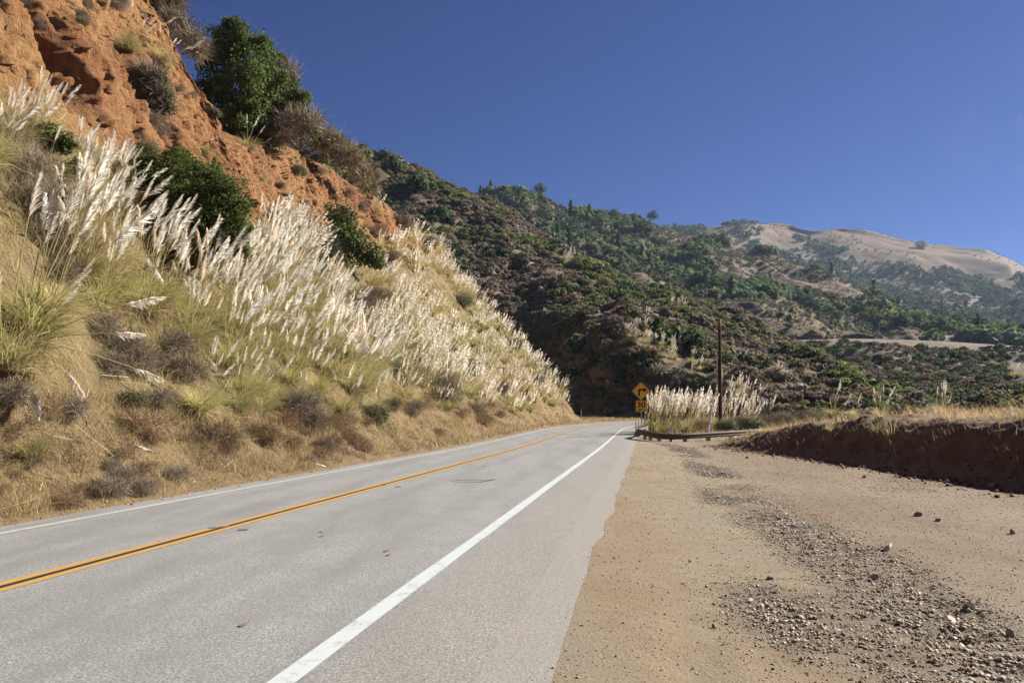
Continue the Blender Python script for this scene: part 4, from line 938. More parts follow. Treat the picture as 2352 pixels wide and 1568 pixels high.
M_FARLEAF = leafy("far_leaf", 0.4, .8, 0.0, .1)
H_DK = 1.8 * np.array([(0.034, 0.048, 0.016), (0.046, 0.060, 0.020), (0.056, 0.070, 0.023)]); H_OL = 1.75 * np.array([(0.085, 0.095, 0.029), (0.108, 0.112, 0.036), (0.068, 0.078, 0.025), (0.09, 0.112, 0.031)])
H_GY = 1.35 * np.array([(0.135, 0.112, 0.09), (0.165, 0.14, 0.115), (0.11, 0.087, 0.066)]); H_BR = 1.3 * np.array([(0.115, 0.088, 0.052), (0.145, 0.112, 0.065), (0.095, 0.07, 0.042)]); H_TAN = np.array([(.25, .19, .10), (.30, .23, .13)])
def far_bush(seed, cols, n=420, cs=.30, twig=0):
    """a chaparral shrub about 2 m across"""
    r = np.random.default_rng(seed); lb = [(0, 0, .55, .85, .8, .6), (.55, .1, .4, .55, .5, .45), (-.5, .2, .45, .6, .55, .5), (.1, -.45, .4, .6, .5, .45), (-.15, .1, .85, .5, .5, .45)]
    R = Rib(); blob_cards(R, r, lb, n, cs, cols, .22, .6, 1.3)
    if twig: twigs(R, r, lb, twig, .5, .05, C_GREY)
    return R.mesh("shrub", [M_LEAF])
FB_ = {'dark green': [far_bush(600 + i, C_DKGREEN) for i in range(3)], 'olive green': [far_bush(610 + i, C_OLIVE) for i in range(3)],
       'bright green': [far_bush(620 + i, C_GREEN + C_OLIVE[1:3]) for i in range(2)], 'grey leafless': [far_bush(630 + i, [tuple(v * .8 for v in c) for c in C_GREY[:3]], 160, .18, 420) for i in range(2)],
       'reddish brown': [far_bush(640 + i, C_BROWN, 300, .22, 160) for i in range(2)]}
CLEAR = [[(1480, 725), (1540, 775), (1605, 835), (1650, 880), (1590, 885), (1530, 835), (1480, 795)], [(1645, 865), (1720, 885), (1765, 930), (1790, 968), (1700, 965), (1650, 935)], [(1735, 695), (1850, 725), (1925, 750), (1935, 778), (1830, 768), (1745, 732)], [(2305, 825), (2400, 845), (2400, 905), (2325, 885)], [(1278, 586), (1312, 584), (1334, 622), (1296, 618)]]
rb = np.random.default_rng(77); hp = []; cnt = 0
# named landmarks first: x, y of the base, size factor, colour word, stretch
FIXED = [(1545, 790, 3.3, 'dark green', 1.0), (1590, 800, 2.8, 'dark green', 1.1), (1510, 770, 2.4, 'dark green', 1.2), (1420, 690, 2.2, 'dark green', 1.2), (1340, 800, 2.6, 'dark green', .9), (1330, 870, 2.2, 'dark green', .9), (1400, 840, 2.0, 'olive green', 1.0),
         (1440, 830, 2.2, 'dark green', .9), (1480, 850, 2.0, 'olive green', .9), (1460, 740, 1.8, 'olive green', 1.2), (1520, 870, 2.3, 'grey leafless', 1.0), (1560, 890, 2.0, 'grey leafless', .9), (1270, 640, 3.0, 'grey leafless', .9), (1320, 690, 2.0, 'reddish brown', .9), (1350, 610, 2.4, 'bright green', .8),
         (1250, 790, 2.4, 'dark green', 1.0), (1300, 760, 2.6, 'olive green', .8), (1380, 905, 1.6, 'olive green', .9), (1410, 930, 1.3, 'bright green', .8), (1350, 925, 1.3, 'reddish brown', .9), (1440, 925, 1.2, 'reddish brown', .9), (1790, 870, 2.2, 'grey leafless', .9), (1880, 840, 2.4, 'olive green', .7), (1930, 855, 2.6, 'olive green', .6), (1980, 880, 2.6, 'olive green', .6), (1850, 815, 2.4, 'dark green', .7), (1900, 920, 1.4, 'bright green', .8), (1760, 850, 1.8, 'dark green', 1.0), (1150, 590, 2.4, 'dark green', 1.0), (1200, 560, 2.4, 'dark green', .8), (1010, 500, 3.2, 'dark green', 1.2), (960, 440, 3.6, 'dark green', 1.4), (900, 395, 3.6, 'dark green', 1.3), (880, 370, 3.0, 'dark green', 1.2), (1680, 770, 1.8, 'olive green', .9), (1640, 800, 1.6, 'dark green', .9)]
def hill_shrub(x, y, s_, kd, st, names=ALLT, want='b', fixed=False):
    h = hit(x, y, ALLT)
    if h is None or h[3] not in want: return False
    if not fixed and any(inpoly(x, y, q) for q in CLEAR): return False
    q = np.array(h[0])
    if not fixed and hp and np.min(np.linalg.norm(np.array(hp) - q, axis=1)) < 1.35 * s_: return False
    hp.append(q); me = FB_[kd][len(hp) % len(FB_[kd])]; o = obj("shrub", me); o.location = q - np.array((0, 0, .25 * s_)); o.rotation_euler = (0, 0, rb.uniform(0, 6.28))
    o.scale = (s_ * rb.uniform(.9, 1.25), s_ * rb.uniform(.9, 1.2), s_ * st); tag(o, None, "shrub", "shrubs on the hillside across the canyon")
    want_label(o, ("large " if s_ > 1.9 else "small " if s_ < 1.15 else "") + kd + " shrub", x, y - 8); return True
for f in FIXED: hill_shrub(*f, want='bce', fixed=True)
t_ = 0
while cnt < 115 and t_ < 4000:
    t_ += 1; x = rb.uniform(850, 2120); y = rb.uniform(360, 955)
    dark = rb.random(); kd = 'dark green' if dark < .34 else 'olive green' if dark < .62 else 'bright green' if dark < .70 else 'grey leafless' if dark < .85 else 'reddish brown'
    cnt += hill_shrub(x, y, rb.uniform(.9, 1.9) * (1.15 if y < 600 else .9), kd, rb.uniform(.7, 1.0))
c2 = 0; t_ = 0
while c2 < 24 and t_ < 2000:
    t_ += 1; x = rb.uniform(1780, 2400); y = rb.uniform(800, 950); kd = random.choice(['dark green', 'dark green', 'olive green', 'reddish brown', 'grey leafless'])
    c2 += hill_shrub(x, y, rb.uniform(.9, 1.8), kd, rb.uniform(.6, .9), want='e')
# the chaparral between them
def chaparral(name, G, n, seed, wf, srange, ncard, card, pal, palw, zb=0.0, brown=False):
    r = np.random.default_rng(seed); p, nm, i, j = sample_grid(G, n, seed, wf)
    gx_, gy_ = pixa(p); keep = np.array([not any(inpoly(a, b, q) for q in CLEAR) for a, b in zip(gx_, gy_)]); p = p[keep]; n = len(p)
    rad = r.uniform(*srange, n) * (.7 + .6 * r.random(n)); hg = rad * r.uniform(.9, 1.5, n)
    grp = r.choice(len(pal), n, p=np.array(palw) / sum(palw)); zone = fbm(p[:, 0] * .035, p[:, 1] * .035, p[:, 2] * .035, 3)
    if brown: gx_, gy_ = pixa(p); wb = sstep(1500, 1700, gx_) * sstep(640, 720, gy_) * .72 + .25 * sstep(1350, 1200, gx_) * sstep(620, 700, gy_); grp = np.where(r.random(n) < wb, np.where(r.random(n) < .5, 3, 2), grp); zone = zone - wb * .5
    grp = np.where(zone > .35 - zb, 1, np.where(zone < -.4, np.where(r.random(n) < .6, 2, 3), grp)); cols = np.array([pal[g][r.integers(0, len(pal[g]))] for g in grp])
    scatter_mesh(name, p, rad, hg, cols * r.uniform(.8, 1.2, (n, 1)), ncard, card * rad, seed + 1)
chaparral("chaparral", GB[:130], 8000, 90, lambda A: np.ones(A.shape[:2]) * np.clip(.75 + .5 * fbm(A[..., 0] * .05, A[..., 1] * .05, A[..., 2] * .05, 3), .1, 2), (.55, 1.3), 85, .40, [H_DK, H_OL, H_GY, H_BR], [.34, .40, .13, .13], .12, True)
chaparral("chaparral", GE[:105], 2600, 92, lambda A: np.ones(A.shape[:2]), (.6, 1.4), 75, .38, [H_DK * .72, H_OL * .62, H_BR * .8, H_GY * .8], [.5, .12, .24, .14], -.7)
# woods on the next hill: bare brown scree patches stay open
BARE = [[(1470, 500), (1600, 505), (1620, 560), (1520, 590), (1470, 560)], [(1590, 600), (1680, 560), (1790, 590), (1900, 628), (2000, 670), (1960, 690), (1850, 660), (1760, 650), (1660, 650)], [(1720, 690), (1800, 690), (1900, 735), (1940, 770), (1850, 770), (1760, 740)]]
def woods(name, G, n, seed, bare, h0, h1, ncard, pal, wfun, keepf=None, conef=.35, tmin=None):
    r = np.random.default_rng(seed); p, nm, i, j = sample_grid(G, n, seed, wfun); x, y = pixa(p)
    kp = np.array([not any(inpoly(a, b, q) for q in bare) for a, b in zip(x, y)]) | (r.random(len(p)) < .10)
    if keepf is not None: kp &= keepf(p, r)
    if tmin is not None: kp &= (TC[:113][i, j] + .22 * fbm(p[:, 0] * .012, p[:, 1] * .012, 2.2, 3) > tmin) | (r.random(len(p)) < .06)
    kp &= (x > 850) & (x < 2500); p = p[kp]; n = len(p); dens = fbm(p[:, 0] * .015, p[:, 1] * .015, p[:, 2] * .015, 3)
    h = r.uniform(h0, h1, n) * np.where(dens > -.1, 1.15, .5); cn = np.where((r.random(n) < conef) & (dens > -.2), r.uniform(.6, 1, n), 0.0); rad = h * np.where(cn > 0, .24, .48) * r.uniform(.8, 1.25, n); h = h * np.where(cn > 0, 1.25, .85)
    cols = np.array(pal)[r.integers(0, len(pal), n)] * r.uniform(.75, 1.25, (n, 1)); cols = np.where((dens < -.25)[:, None], np.array((.085, .078, .04)), cols)
    scatter_mesh(name, p, rad, h, cols, ncard, .30 * h * np.where(cn > 0, .75, 1), seed + 1, cn)
WPAL = [tuple(1.8 * v for v in c) for c in [(0.030, 0.050, 0.020), (0.038, 0.060, 0.024), (0.050, 0.072, 0.027), (0.070, 0.085, 0.035), (0.085, 0.085, 0.045)]]
woods("woodland", GC[:113], 6500, 95, BARE, 5, 9, 60, WPAL, lambda A: np.ones(A.shape[:2]), None, .02, .46)
scrub = [tuple(1.5 * v for v in c) for c in [(0.085, 0.072, 0.045), (0.060, 0.066, 0.030), (0.050, 0.058, 0.026), (0.095, 0.075, 0.052), (0.04, 0.055, 0.022)]]
woods("far_scrub", GC[:113], 11000, 99, [], 1.4, 3.4, 24, scrub, lambda A: np.ones(A.shape[:2]), None, 0.0)
woods("far_woodland", GD[:122], 8500, 97, [], 8, 13, 34, [(0.040, 0.058, 0.028), (0.05, 0.068, 0.032), (0.065, 0.08, 0.038)], lambda A: np.ones(A.shape[:2]), lambda p, r: (r.random(len(p)) > .02 + .985 * sstep(.1, .5, gold(p[:,0],p[:,1],p[:,2],np.clip((pixa(p)[1]-740)/(530.-740),0,1)))) , .03)
woods("far_scrub", GD[:122], 6500, 101, [], 1.6, 4.2, 20, [(0.05, 0.05, 0.025), (0.07, 0.06, 0.032), (0.04, 0.05, 0.024)], lambda A: np.ones(A.shape[:2]), lambda p, r: r.random(len(p)) < np.where(fbm(p[:, 0] * .012, p[:, 1] * .01, 3.3, 3) > .12, .75, .14), 0.0)
#@@TREES
def far_tree(name, label, x, y, dep, hpx, kind, seed, cols):
    """a single tree standing on a far slope: x, y of its foot and its height as seen"""
    base = P(x, y, dep); h = hpx / F * dep; r = np.random.default_rng(seed); R = Rib(); T = Rib()
    if kind == 'conifer':
        n = 420; u = r.random(n) ** 1.25; az = r.random(n) * 6.283; tier = .75 + .35 * np.sin(u * 34); ro = h * .27 * (1 - u) ** .8 * tier * (.3 + .7 * r.random(n)) + .05
        Cn = np.stack([np.cos(az) * ro, np.sin(az) * ro, h * (.12 + .88 * u)], -1); nm = unit(np.stack([np.cos(az), np.sin(az), np.full(n, .9)], -1) + .5 * r.standard_normal((n, 3)))
        R.cards(Cn, np.full(n, h * .085), nm, cmix(r, n, cols), 1.7, 0, r)
    else:
        lb = [(0, 0, h * .5, h * .46, h * .42, h * .36), (h * .36, 0, h * .36, h * .30, h * .26, h * .26), (-h * .38, .05 * h, h * .38, h * .30, h * .26, h * .28), (.08 * h, -.1 * h, h * .74, h * .28, h * .26, h * .2), (0, -.1 * h, h * .2, h * .42, h * .36, h * .22)]
        blob_cards(R, r, lb, 520, h * .10, cols, .2, .6, 1.3)
    limbs(T, r, (0, 0, -.5), [(0, 0, h * .8), (h * .15, 0, h * .55), (-h * .15, 0, h * .55)], h * .05, C_BARK)
    root = empty(name, tuple(base), label, "tree", "single trees on the far hills"); obj("crown", R.mesh("crown", [M_LEAF]), root); obj("trunk", T.mesh("trunk", [M_TWIG]), root); return root
def far_row(items):
    for i, (name, x, y, hpx, kind, cols, lab) in enumerate(items):
        h = hit(x, y + 3, ALLT); dep = h[0].y if h is not None else 640
        t = far_tree(name, lab, x, y + 4, dep, hpx, kind, 900 + i, cols)
        if lab is None: want_label(t, "tall pointed conifer" if kind == 'conifer' else "rounded broadleaf tree", x, y - 20)
CD = [(0.045, 0.072, 0.032), (0.058, 0.088, 0.038), (0.075, 0.10, 0.045)]; CB = [(0.10, 0.13, 0.055), (0.12, 0.145, 0.06), (0.085, 0.11, 0.05)]
far_row([("conifer", 1103, 446, 26, 'conifer', CD, "short dark conifer, leftmost on the wooded ridge skyline"), ("conifer", 1127, 444, 36, 'conifer', CD, "taller dark conifer on the skyline just right of the leftmost one"),
         ("broadleaf_tree", 1240, 440, 26, 'broad', CD, "dark round tree standing above the ridge wood skyline"), ("broadleaf_tree", 2116, 568, 24, 'broad', [(.16, .17, .10), (.2, .2, .12)], "lone pale round tree on the golden hill skyline"),
         ("broadleaf_tree", 1290, 530, 53, 'broad', CD, None), ("broadleaf_tree", 1310, 540, 50, 'broad', CD, None), ("broadleaf_tree", 1350, 560, 43, 'broad', CD, None), ("broadleaf_tree", 1420, 565, 36, 'broad', CD, None), ("broadleaf_tree", 1480, 540, 44, 'broad', CD, None), ("broadleaf_tree", 1440, 530, 40, 'broad', CB, None), ("broadleaf_tree", 1380, 520, 38, 'broad', CB, None), ("broadleaf_tree", 1200, 480, 44, 'broad', CB, None), ("broadleaf_tree", 1165, 462, 36, 'broad', CB, None), ("broadleaf_tree", 1250, 500, 40, 'broad', CB, None),
         ("broadleaf_tree", 1500, 500, 22, 'broad', CD, None), ("broadleaf_tree", 1410, 495, 22, 'broad', CD, None), ("broadleaf_tree", 1600, 600, 34, 'broad', CD, None), ("broadleaf_tree", 1570, 600, 30, 'broad', CD, None), ("broadleaf_tree", 1640, 560, 18, 'broad', CD, None),
         ("broadleaf_tree", 1830, 690, 36, 'broad', CD, None), ("broadleaf_tree", 1860, 700, 31, 'broad', CD, None), ("broadleaf_tree", 1925, 715, 31, 'broad', CD, None), ("broadleaf_tree", 2000, 740, 44, 'broad', CB, None), ("broadleaf_tree", 2040, 745, 40, 'broad', CB, None),
         ("broadleaf_tree", 2105, 750, 44, 'broad', CD, None), ("broadleaf_tree", 2160, 757, 41, 'broad', CD, None), ("broadleaf_tree", 2195, 760, 50, 'broad', CD, None), ("broadleaf_tree", 2250, 764, 47, 'broad', CD, None), ("broadleaf_tree", 2320, 768, 36, 'broad', CD, None), ("broadleaf_tree", 2345, 765, 33, 'broad', CD, None), ("broadleaf_tree", 2070, 750, 40, 'broad', CD, None), ("broadleaf_tree", 1720, 610, 14, 'broad', CB, "small round tree alone on the bare brown spur")])
# pampas grass on the right: behind the rail, up the hillside, on the orange scar and behind the bank
def pampas_at(x, y, dep, sc, npl, label, lean=(0, .12), spread=.12, group="pampas grass clumps beyond the guard rail"):
    q = P(x, y, dep); q[2] = min(q[2], 50); return pampas(tuple(q), sc, npl, False, lean, spread, label=label, group=group)
for i, (x, dep, s_, n_) in enumerate([(1482, 60, .9, 12), (1500, 58, 1.0, 15), (1519, 60, 1.05, 15), (1540, 59, 1.0, 15), (1560, 61, 1.08, 15), (1582, 60, 1.12, 16), (1604, 62, 1.1, 14), (1625, 63, 1.05, 12), (1650, 66, 1.1, 13), (1672, 66, 1.05, 12), (1700, 68, .95, 10), (1722, 70, .85, 8), (1508, 64, 1.1, 15), (1550, 66, 1.2, 15), (1595, 66, 1.2, 15)]):
    z = float(gz(np.array([(x - 1176) / F * dep]), np.array([dep]))[0]); X_ = (x - 1176) / F * dep
    o = pampas((X_, dep, z), min(1.3, s_ * .6 + .56), n_ + 13, False, (.2, .10), .10, label="_", group="pampas grass clumps beyond the guard rail"); want_label(o, "dense upright white pampas clump behind the guard rail", x, 940)
HILLP = []
rp = np.random.default_rng(5)
for poly, n_, s_ in (([(1480, 730), (1540, 780), (1600, 840), (1640, 880), (1590, 880), (1530, 830), (1480, 790)], 14, .8), ([(1650, 870), (1720, 890), (1760, 930), (1780, 965), (1700, 960), (1655, 930)], 13, .85), ([(1430, 740), (1490, 780), (1500, 800), (1440, 790)], 4, .8), ([(1280, 590), (1310, 588), (1330, 620), (1300, 615)], 5, 1.1), ([(1740, 700), (1850, 730), (1920, 755), (1930, 775), (1830, 765), (1750, 730)], 20, 1.0), ([(2310, 830), (2400, 850), (2400, 900), (2330, 880)], 7, .9), ([(1530, 690), (1580, 700), (1580, 720), (1540, 715)], 4, .8), ([(1380, 885), (1395, 885), (1395, 900), (1380, 900)], 1, .8)):
    k_ = 0; t_ = 0; xs_ = [q[0] for q in poly]; ys_ = [q[1] for q in poly]
    while k_ < n_ and t_ < 600:
        t_ += 1; x = rp.uniform(min(xs_), max(xs_)); y = rp.uniform(min(ys_), max(ys_))
        if not inpoly(x, y, poly): continue
        h = hit(x, y, ALLT)
        if h is None: continue
        q = h[0]
        if any((q - a).length < 1.3 * s_ for a in HILLP): continue
        HILLP.append(q); k_ += 1
        o = pampas(tuple(q), 1.25 * s_ * rp.uniform(.8, 1.1), int(rp.integers(8, 15)), False, (.3, .15), .16, label="_", group="pampas grass clumps on the far hillside")
        want_label(o, "small pale pampas clump", x, y - 8)
#@@ENDHILLVEG
#@@THINGS
# ------------------------------------------------------------------ guard rail
M_RAIL = simple("weathered_rail", (0.11, 0.088, 0.064), 0.75, 0.15, 3.0, 0.3)
M_POST = simple("grey_wood_post", (0.30, 0.25, 0.19), 0.9, 0.1, 6.0, 0.3, .4)
def gzp(x, y): return float(gz(np.array([x]), np.array([y]))[0])
RP = []
for s_ in (84, 78, 72, 66, 61, 57): 
    X_, Y_, Z_ = road_pt(s_, 5.95); RP.append((float(X_), float(Y_), float(Z_) + .55))
for x, dep, zc in ((1464, 51.5, .56), (1472, 49.8, .50), (1484, 48.3, .44), (1500, 47.2, .38), (1520, 46.5, .34), (1545, 46.2, .33), (1575, 46.3, .36), (1615, 46.9, .40), (1660, 47.8, .45), (1700, 48.8, .49), (1745, 49.9, .56), (1790, 51, .63), (1830, 52, .68)):
    RP.append(((x - 1176) / F * dep, dep, zc))
RPc = catmull(np.array(RP), 150)
prof = [(-.155, 0.0), (-.14, .018), (-.115, .03), (-.085, .075), (-.055, .08), (-.025, .03), (0, .012), (.025, .03), (.055, .08), (.085, .075), (.115, .03), (.14, .018), (.155, 0)]
tg = np.gradient(RPc, axis=0); tg[:, 2] = 0; tg = unit(tg); nrm_ = np.stack([tg[:, 1] * 1, -tg[:, 0], 0 * tg[:, 0]], -1)   # right of travel = towards the pull-out
rail = empty("guard_rail", tuple(RPc[60]), "long brown weathered steel guard rail curving away from the road before the white plumes", "guard rail")
V = []
for th in (0.0, -.012):
    V.append(np.stack([RPc + nrm_ * (o + th) + np.array((0, 0, h)) for h, o in prof], 1))
V = np.concatenate([V[0], V[1][:, ::-1]], 1); nV = V.shape[1]; V = np.concatenate([V, V[:, :1]], 1)
me = mesh("beam", (V - RPc[60]).reshape(-1, 3), gridfaces(len(RPc), nV + 1), [M_RAIL], smooth=False); obj("beam", me, rail)
arc = np.concatenate([[0], np.cumsum(np.linalg.norm(np.diff(RPc, axis=0), axis=1))])
pk = [int(np.argmin(np.abs(RPc[:, 0] / RPc[:, 1] * F + 1176 - xx) + 100 * (RPc[:, 1] > 53))) for xx in (1474, 1487, 1508, 1537, 1573, 1626, 1682)] + [int(np.searchsorted(arc, a)) for a in (2, 6, 10, 14, 18, 22)]
for i in pk:
    c = RPc[i] - RPc[60]; g = gzp(RPc[i][0], RPc[i][1]) - RPc[60][2]; m = MB(); rot = Matrix(((tg[i][0], nrm_[i][0], 0), (tg[i][1], nrm_[i][1], 0), (0, 0, 1)))
    top = c[2] + .19; m.box(Vector((c[0], c[1], (top + g - .25) / 2)) - Vector(nrm_[i]) * .13, (.17, .2, top - g + .25), rot); m.box(Vector((c[0], c[1], c[2])) - Vector(nrm_[i]) * .015, (.15, .05, .26), rot)
    m.build("post", M_POST, rail, .012)
# ------------------------------------------------------------------ warning sign
M_SY = simple("sign_yellow", (0.72, 0.40, 0.02), 0.45, 0.4, 1.2, .05); M_BLK = simple("sign_black", (0.02, 0.018, 0.016), 0.5, .3); M_GALV = simple("galvanised_steel", (0.55, 0.56, 0.57), 0.5, 0.5, 5, .15)
M_SB = simple("sign_back", (0.45, 0.46, 0.46), .5, .4)
sx, sy = 296 / F * 56.0, 56.0; sg = gzp(sx, sy)
sign = empty("warning_sign", (sx, sy, sg), "yellow diamond right-turn arrow sign with a 30 MPH plate beside the road", "road sign"); sign.rotation_euler = (0, 0, -math.atan(.12))
def zpx(y, dep): return HCAM + (950 - y) / F * dep
dz = zpx(898, 56) - sg; pz_ = zpx(932.5, 56) - sg
def rsq(hw, hh, r, n=5, diamond=False):
    o = []
    for cx, cz, a0 in ((hw - r, hh - r, 0), (-hw + r, hh - r, 90), (-hw + r, -hh + r, 180), (hw - r, -hh + r, 270)):
        for i in range(n + 1):
            a = math.radians(a0 + 90 * i / n); o.append((cx + r * math.cos(a), cz + r * math.sin(a)))
    if diamond: o = [((x - z) * .70711, (x + z) * .70711) for x, z in o]
    return o
def ring(m, a, b, y):
    n = len(a); m.add([(x, y, z) for x, z in a] + [(x, y, z) for x, z in b], [(i, (i + 1) % n, n + (i + 1) % n, n + i) for i in range(n)])
post = MB(); post.box((0, .035, dz / 2), (.055, .045, dz + .1)); post.build("post", M_GALV, sign)
def plate(name, outl, inner0, inner1, z):
    m = MB(); m.prism(outl, -.003, .003); o = m.build(name, M_SY, sign, loc=(0, 0, z)); b = MB(); ring(b, inner0, inner1, -.0045); b.build("border", M_BLK, o); return o
H_ = .445
dia = plate("diamond_plate", rsq(H_, H_, .05, diamond=True), rsq(H_ - .012, H_ - .012, .04, diamond=True), rsq(H_ - .026, H_ - .026, .034, diamond=True), dz)
k_ = 1.22 / 145 * 1.0
ar = MB(); zz = lambda x, y: ((x - 889) * k_, (520 - y) * k_)
def flat(m, poly, y): m.add([(x, y, z) for x, z in poly], [tuple(range(len(poly)))])
flat(ar, [zz(866, 560), zz(881, 560), zz(881, 518), zz(866, 503)], -.005); flat(ar, [zz(866, 503), zz(881, 518), zz(909, 518), zz(909, 503)], -.005); flat(ar, [zz(909, 489), zz(909, 532), zz(936, 510.5)], -.005)
ar.build("arrow", M_BLK, dia)
pl = plate("speed_plate", rsq(.385, .385, .045), rsq(.370, .370, .038), rsq(.352, .352, .03), pz_)
def text(name, body, size, x, z, y, m, parent, bold=0.0, sx_=1.0):
    cu = bpy.data.curves.new(name, 'FONT'); cu.body = body; cu.size = size; cu.align_x = 'CENTER'; cu.align_y = 'CENTER'; cu.offset = bold; cu.extrude = .0008
    t = bpy.data.objects.new(name, cu); COL.objects.link(t); dg = bpy.context.evaluated_depsgraph_get(); me = bpy.data.meshes.new_from_object(t.evaluated_get(dg)); bpy.data.objects.remove(t)
    me.name = name; me.materials.clear(); me.materials.append(m); o = obj(name, me, parent, (x, y, z)); o.rotation_euler = (math.pi / 2, 0, 0); o.scale = (sx_, 1, 1); return o
M_TXT = simple("faded_black_lettering", (0.10, 0.055, 0.02), .6)
text("speed_digits", "30", .50, 0, .075, -.005, M_BLK, pl, .014, 1.12); text("unit_lettering", "MPH", .20, 0, -.25, -.005, M_TXT, pl, .004, 1.15)
for z_ in (.3, -.3): bo = MB(); bo.tube([(0, -.004, z_ * .8 + .03), (0, -.009, z_ * .8 + .03)], .012, 8); bo.build("bolt", M_GALV, dia if z_ > 0 else pl)
# ------------------------------------------------------------------ utility pole
k = NB("pole_wood"); f = k.noise(3, 5, .7, obj_space=True, stretch=(6, 6, .35)); pzz = k.n("ShaderNodeSeparateXYZ"); k.l(k.pos(True), pzz.inputs[0])
k.base(k.mix(k.sm(pzz.outputs[2], 8.0, 8.6), k.ramp(f, [(.3, (.030, .014, .010)), (.6, (.065, .030, .020)), (.8, (.10, .05, .03))]), (.30, .14, .07))); k.bump(f, .6, .02); M_POLE = k.m
M_WIRE = simple("steel_wire", (.30, .29, .28), .5, .4); M_CONDUIT = simple("pale_conduit", (.55, .52, .47), .7)
ux, uy = 476 / F * 64.0, 64.0; ug = min(gzp(ux, uy), zpx(989, 64)) - .1; ut = zpx(731, 64)
pole = empty("utility_pole", (ux, uy, ug), "single dark brown wooden utility pole with guy wires behind the guard rail", "utility pole")
m = MB(); H_ = ut - ug; m.tube([(0, 0, -.4), (.01, 0, H_ * .3), (.05, 0, H_ * .6), (.10, 0, H_ * .97), (.10, 0, H_)], [.185, .18, .155, .125, .10], 14); m.build("shaft", M_POLE, pole)
m = MB(); m.tube([(-.16, -.10, .5), (-.15, -.09, H_ * .5), (-.04, -.09, H_ * .84)], .018, 6); m.build("conduit", M_CONDUIT, pole)
e = P(1712, 872, 70) - np.array((ux, uy, ug)); m = MB(); m.tube([(.10, 0, H_ * .86), tuple(e * .5 + np.array((.05, 0, H_ * .43 - .1))), tuple(e)], .011, 6); m.build("guy_wire", M_WIRE, pole)
e = np.array((-.5, .6, .0)); m = MB(); m.tube([(.06, 0, H_ * .86), (-.2, .26, H_ * .45), tuple(e)], .009, 6); m.build("guy_wire", M_CONDUIT, pole)
for a in (0, 1): m = MB(); m.tube([(.09, -.15, H_ * (.86 + .05 * a)), (.09, .15, H_ * (.86 + .05 * a))], .022, 8); m.build("bolt", M_GALV, pole)
h = hit(1912, 775, ALLT); fp = np.array(h[0]); hh_ = 45 / F * fp[1]
pole2 = empty("utility_pole", tuple(fp), "tiny distant utility pole with a crossarm above the orange scar", "utility pole")
m = MB(); m.tube([(0, 0, -.5), (0, 0, hh_)], [.2, .14], 8); m.build("shaft", M_POLE, pole2); m = MB(); m.box((0, 0, hh_ * .9), (2.2, .12, .14)); m.build("crossarm", M_POLE, pole2)
# ------------------------------------------------------------------ markers along the road
M_MK = simple("marker_white", (.72, .72, .73), .6, .3, 4, .06); M_DOT = simple("marker_dot", (.12, .10, .11), .5); M_TEAL = simple("faded_blue_sleeve", (.34, .45, .50), .6, .3, 3, .15)
ox, oy = 363 / F * 46.6, 46.6; og = gzp(ox, oy); z0 = zpx(994, 46.6) - og; z1 = zpx(974.5, 46.6) - og
om = empty("object_marker", (ox, oy, og), "small white object marker with three dark dots standing just behind the guard rail", "road marker")
m = MB(); m.box((0, .012, z1 / 2), (.05, .02, z1)); m.build("post", M_GALV, om); m = MB(); m.box((0, 0, (z0 + z1) / 2), (.19, .006, z1 - z0)); pt_ = m.build("panel", M_MK, om, .002)
for a in (-1, 0, 1): m = MB(); zc = (z0 + z1) / 2 + a * (z1 - z0) * .28; m.add([(.042 * math.cos(q), -.0045, zc + .042 * math.sin(q)) for q in np.linspace(0, 2 * math.pi, 13)[:-1]], [tuple(range(12))]); m.build("dot", M_DOT, pt_)
lx, ly = 449 / F * 55.0, 55.0; lg = gzp(lx, ly); lt = zpx(930, 55) - lg
lm = empty("marker_post", (lx, ly, lg), "leaning pale blue and white marker post between the plumes and the utility pole", "marker post"); m = MB(); m.tube([(0, 0, -.1), (.05, 0, lt * .4)], .05, 10); m.build("base_post", M_MK, lm)
m = MB(); m.tube([(.05, 0, lt * .38), (.22, 0, lt)], .062, 10); m.build("sleeve", M_TEAL, lm)
def delin(x, dep, ytop, off, label):
    X_ = (x - 1176) / F * dep; g = gzp(X_, dep) if off is None else off; t = max(.7, zpx(ytop, dep) - g); r_ = empty("delineator", (X_, dep, g), label, "road marker", "delineator posts at the road edge")
    m = MB(); m.box((0, 0, t / 2 - .05), (.075, .022, t + .1)); m.build("post", M_MK, r_, .004); m = MB(); m.box((0, -.0135, t * .86), (.06, .005, .14)); m.build("reflector", M_TEAL, r_)
delin(1189.5, 61, 966, float(zr(61)) + .02, "white delineator post on the left verge in front of the ochre bank")
delin(1459, 62, 968, None, "left of two slim white delineator posts beside the warning sign's post"); delin(1465, 68, 970, None, "right of two slim white delineator posts beside the warning sign's post")
delin(1334.5, 109, 939, zpx(958, 109), "small white delineator far off where the road enters the canyon bend")
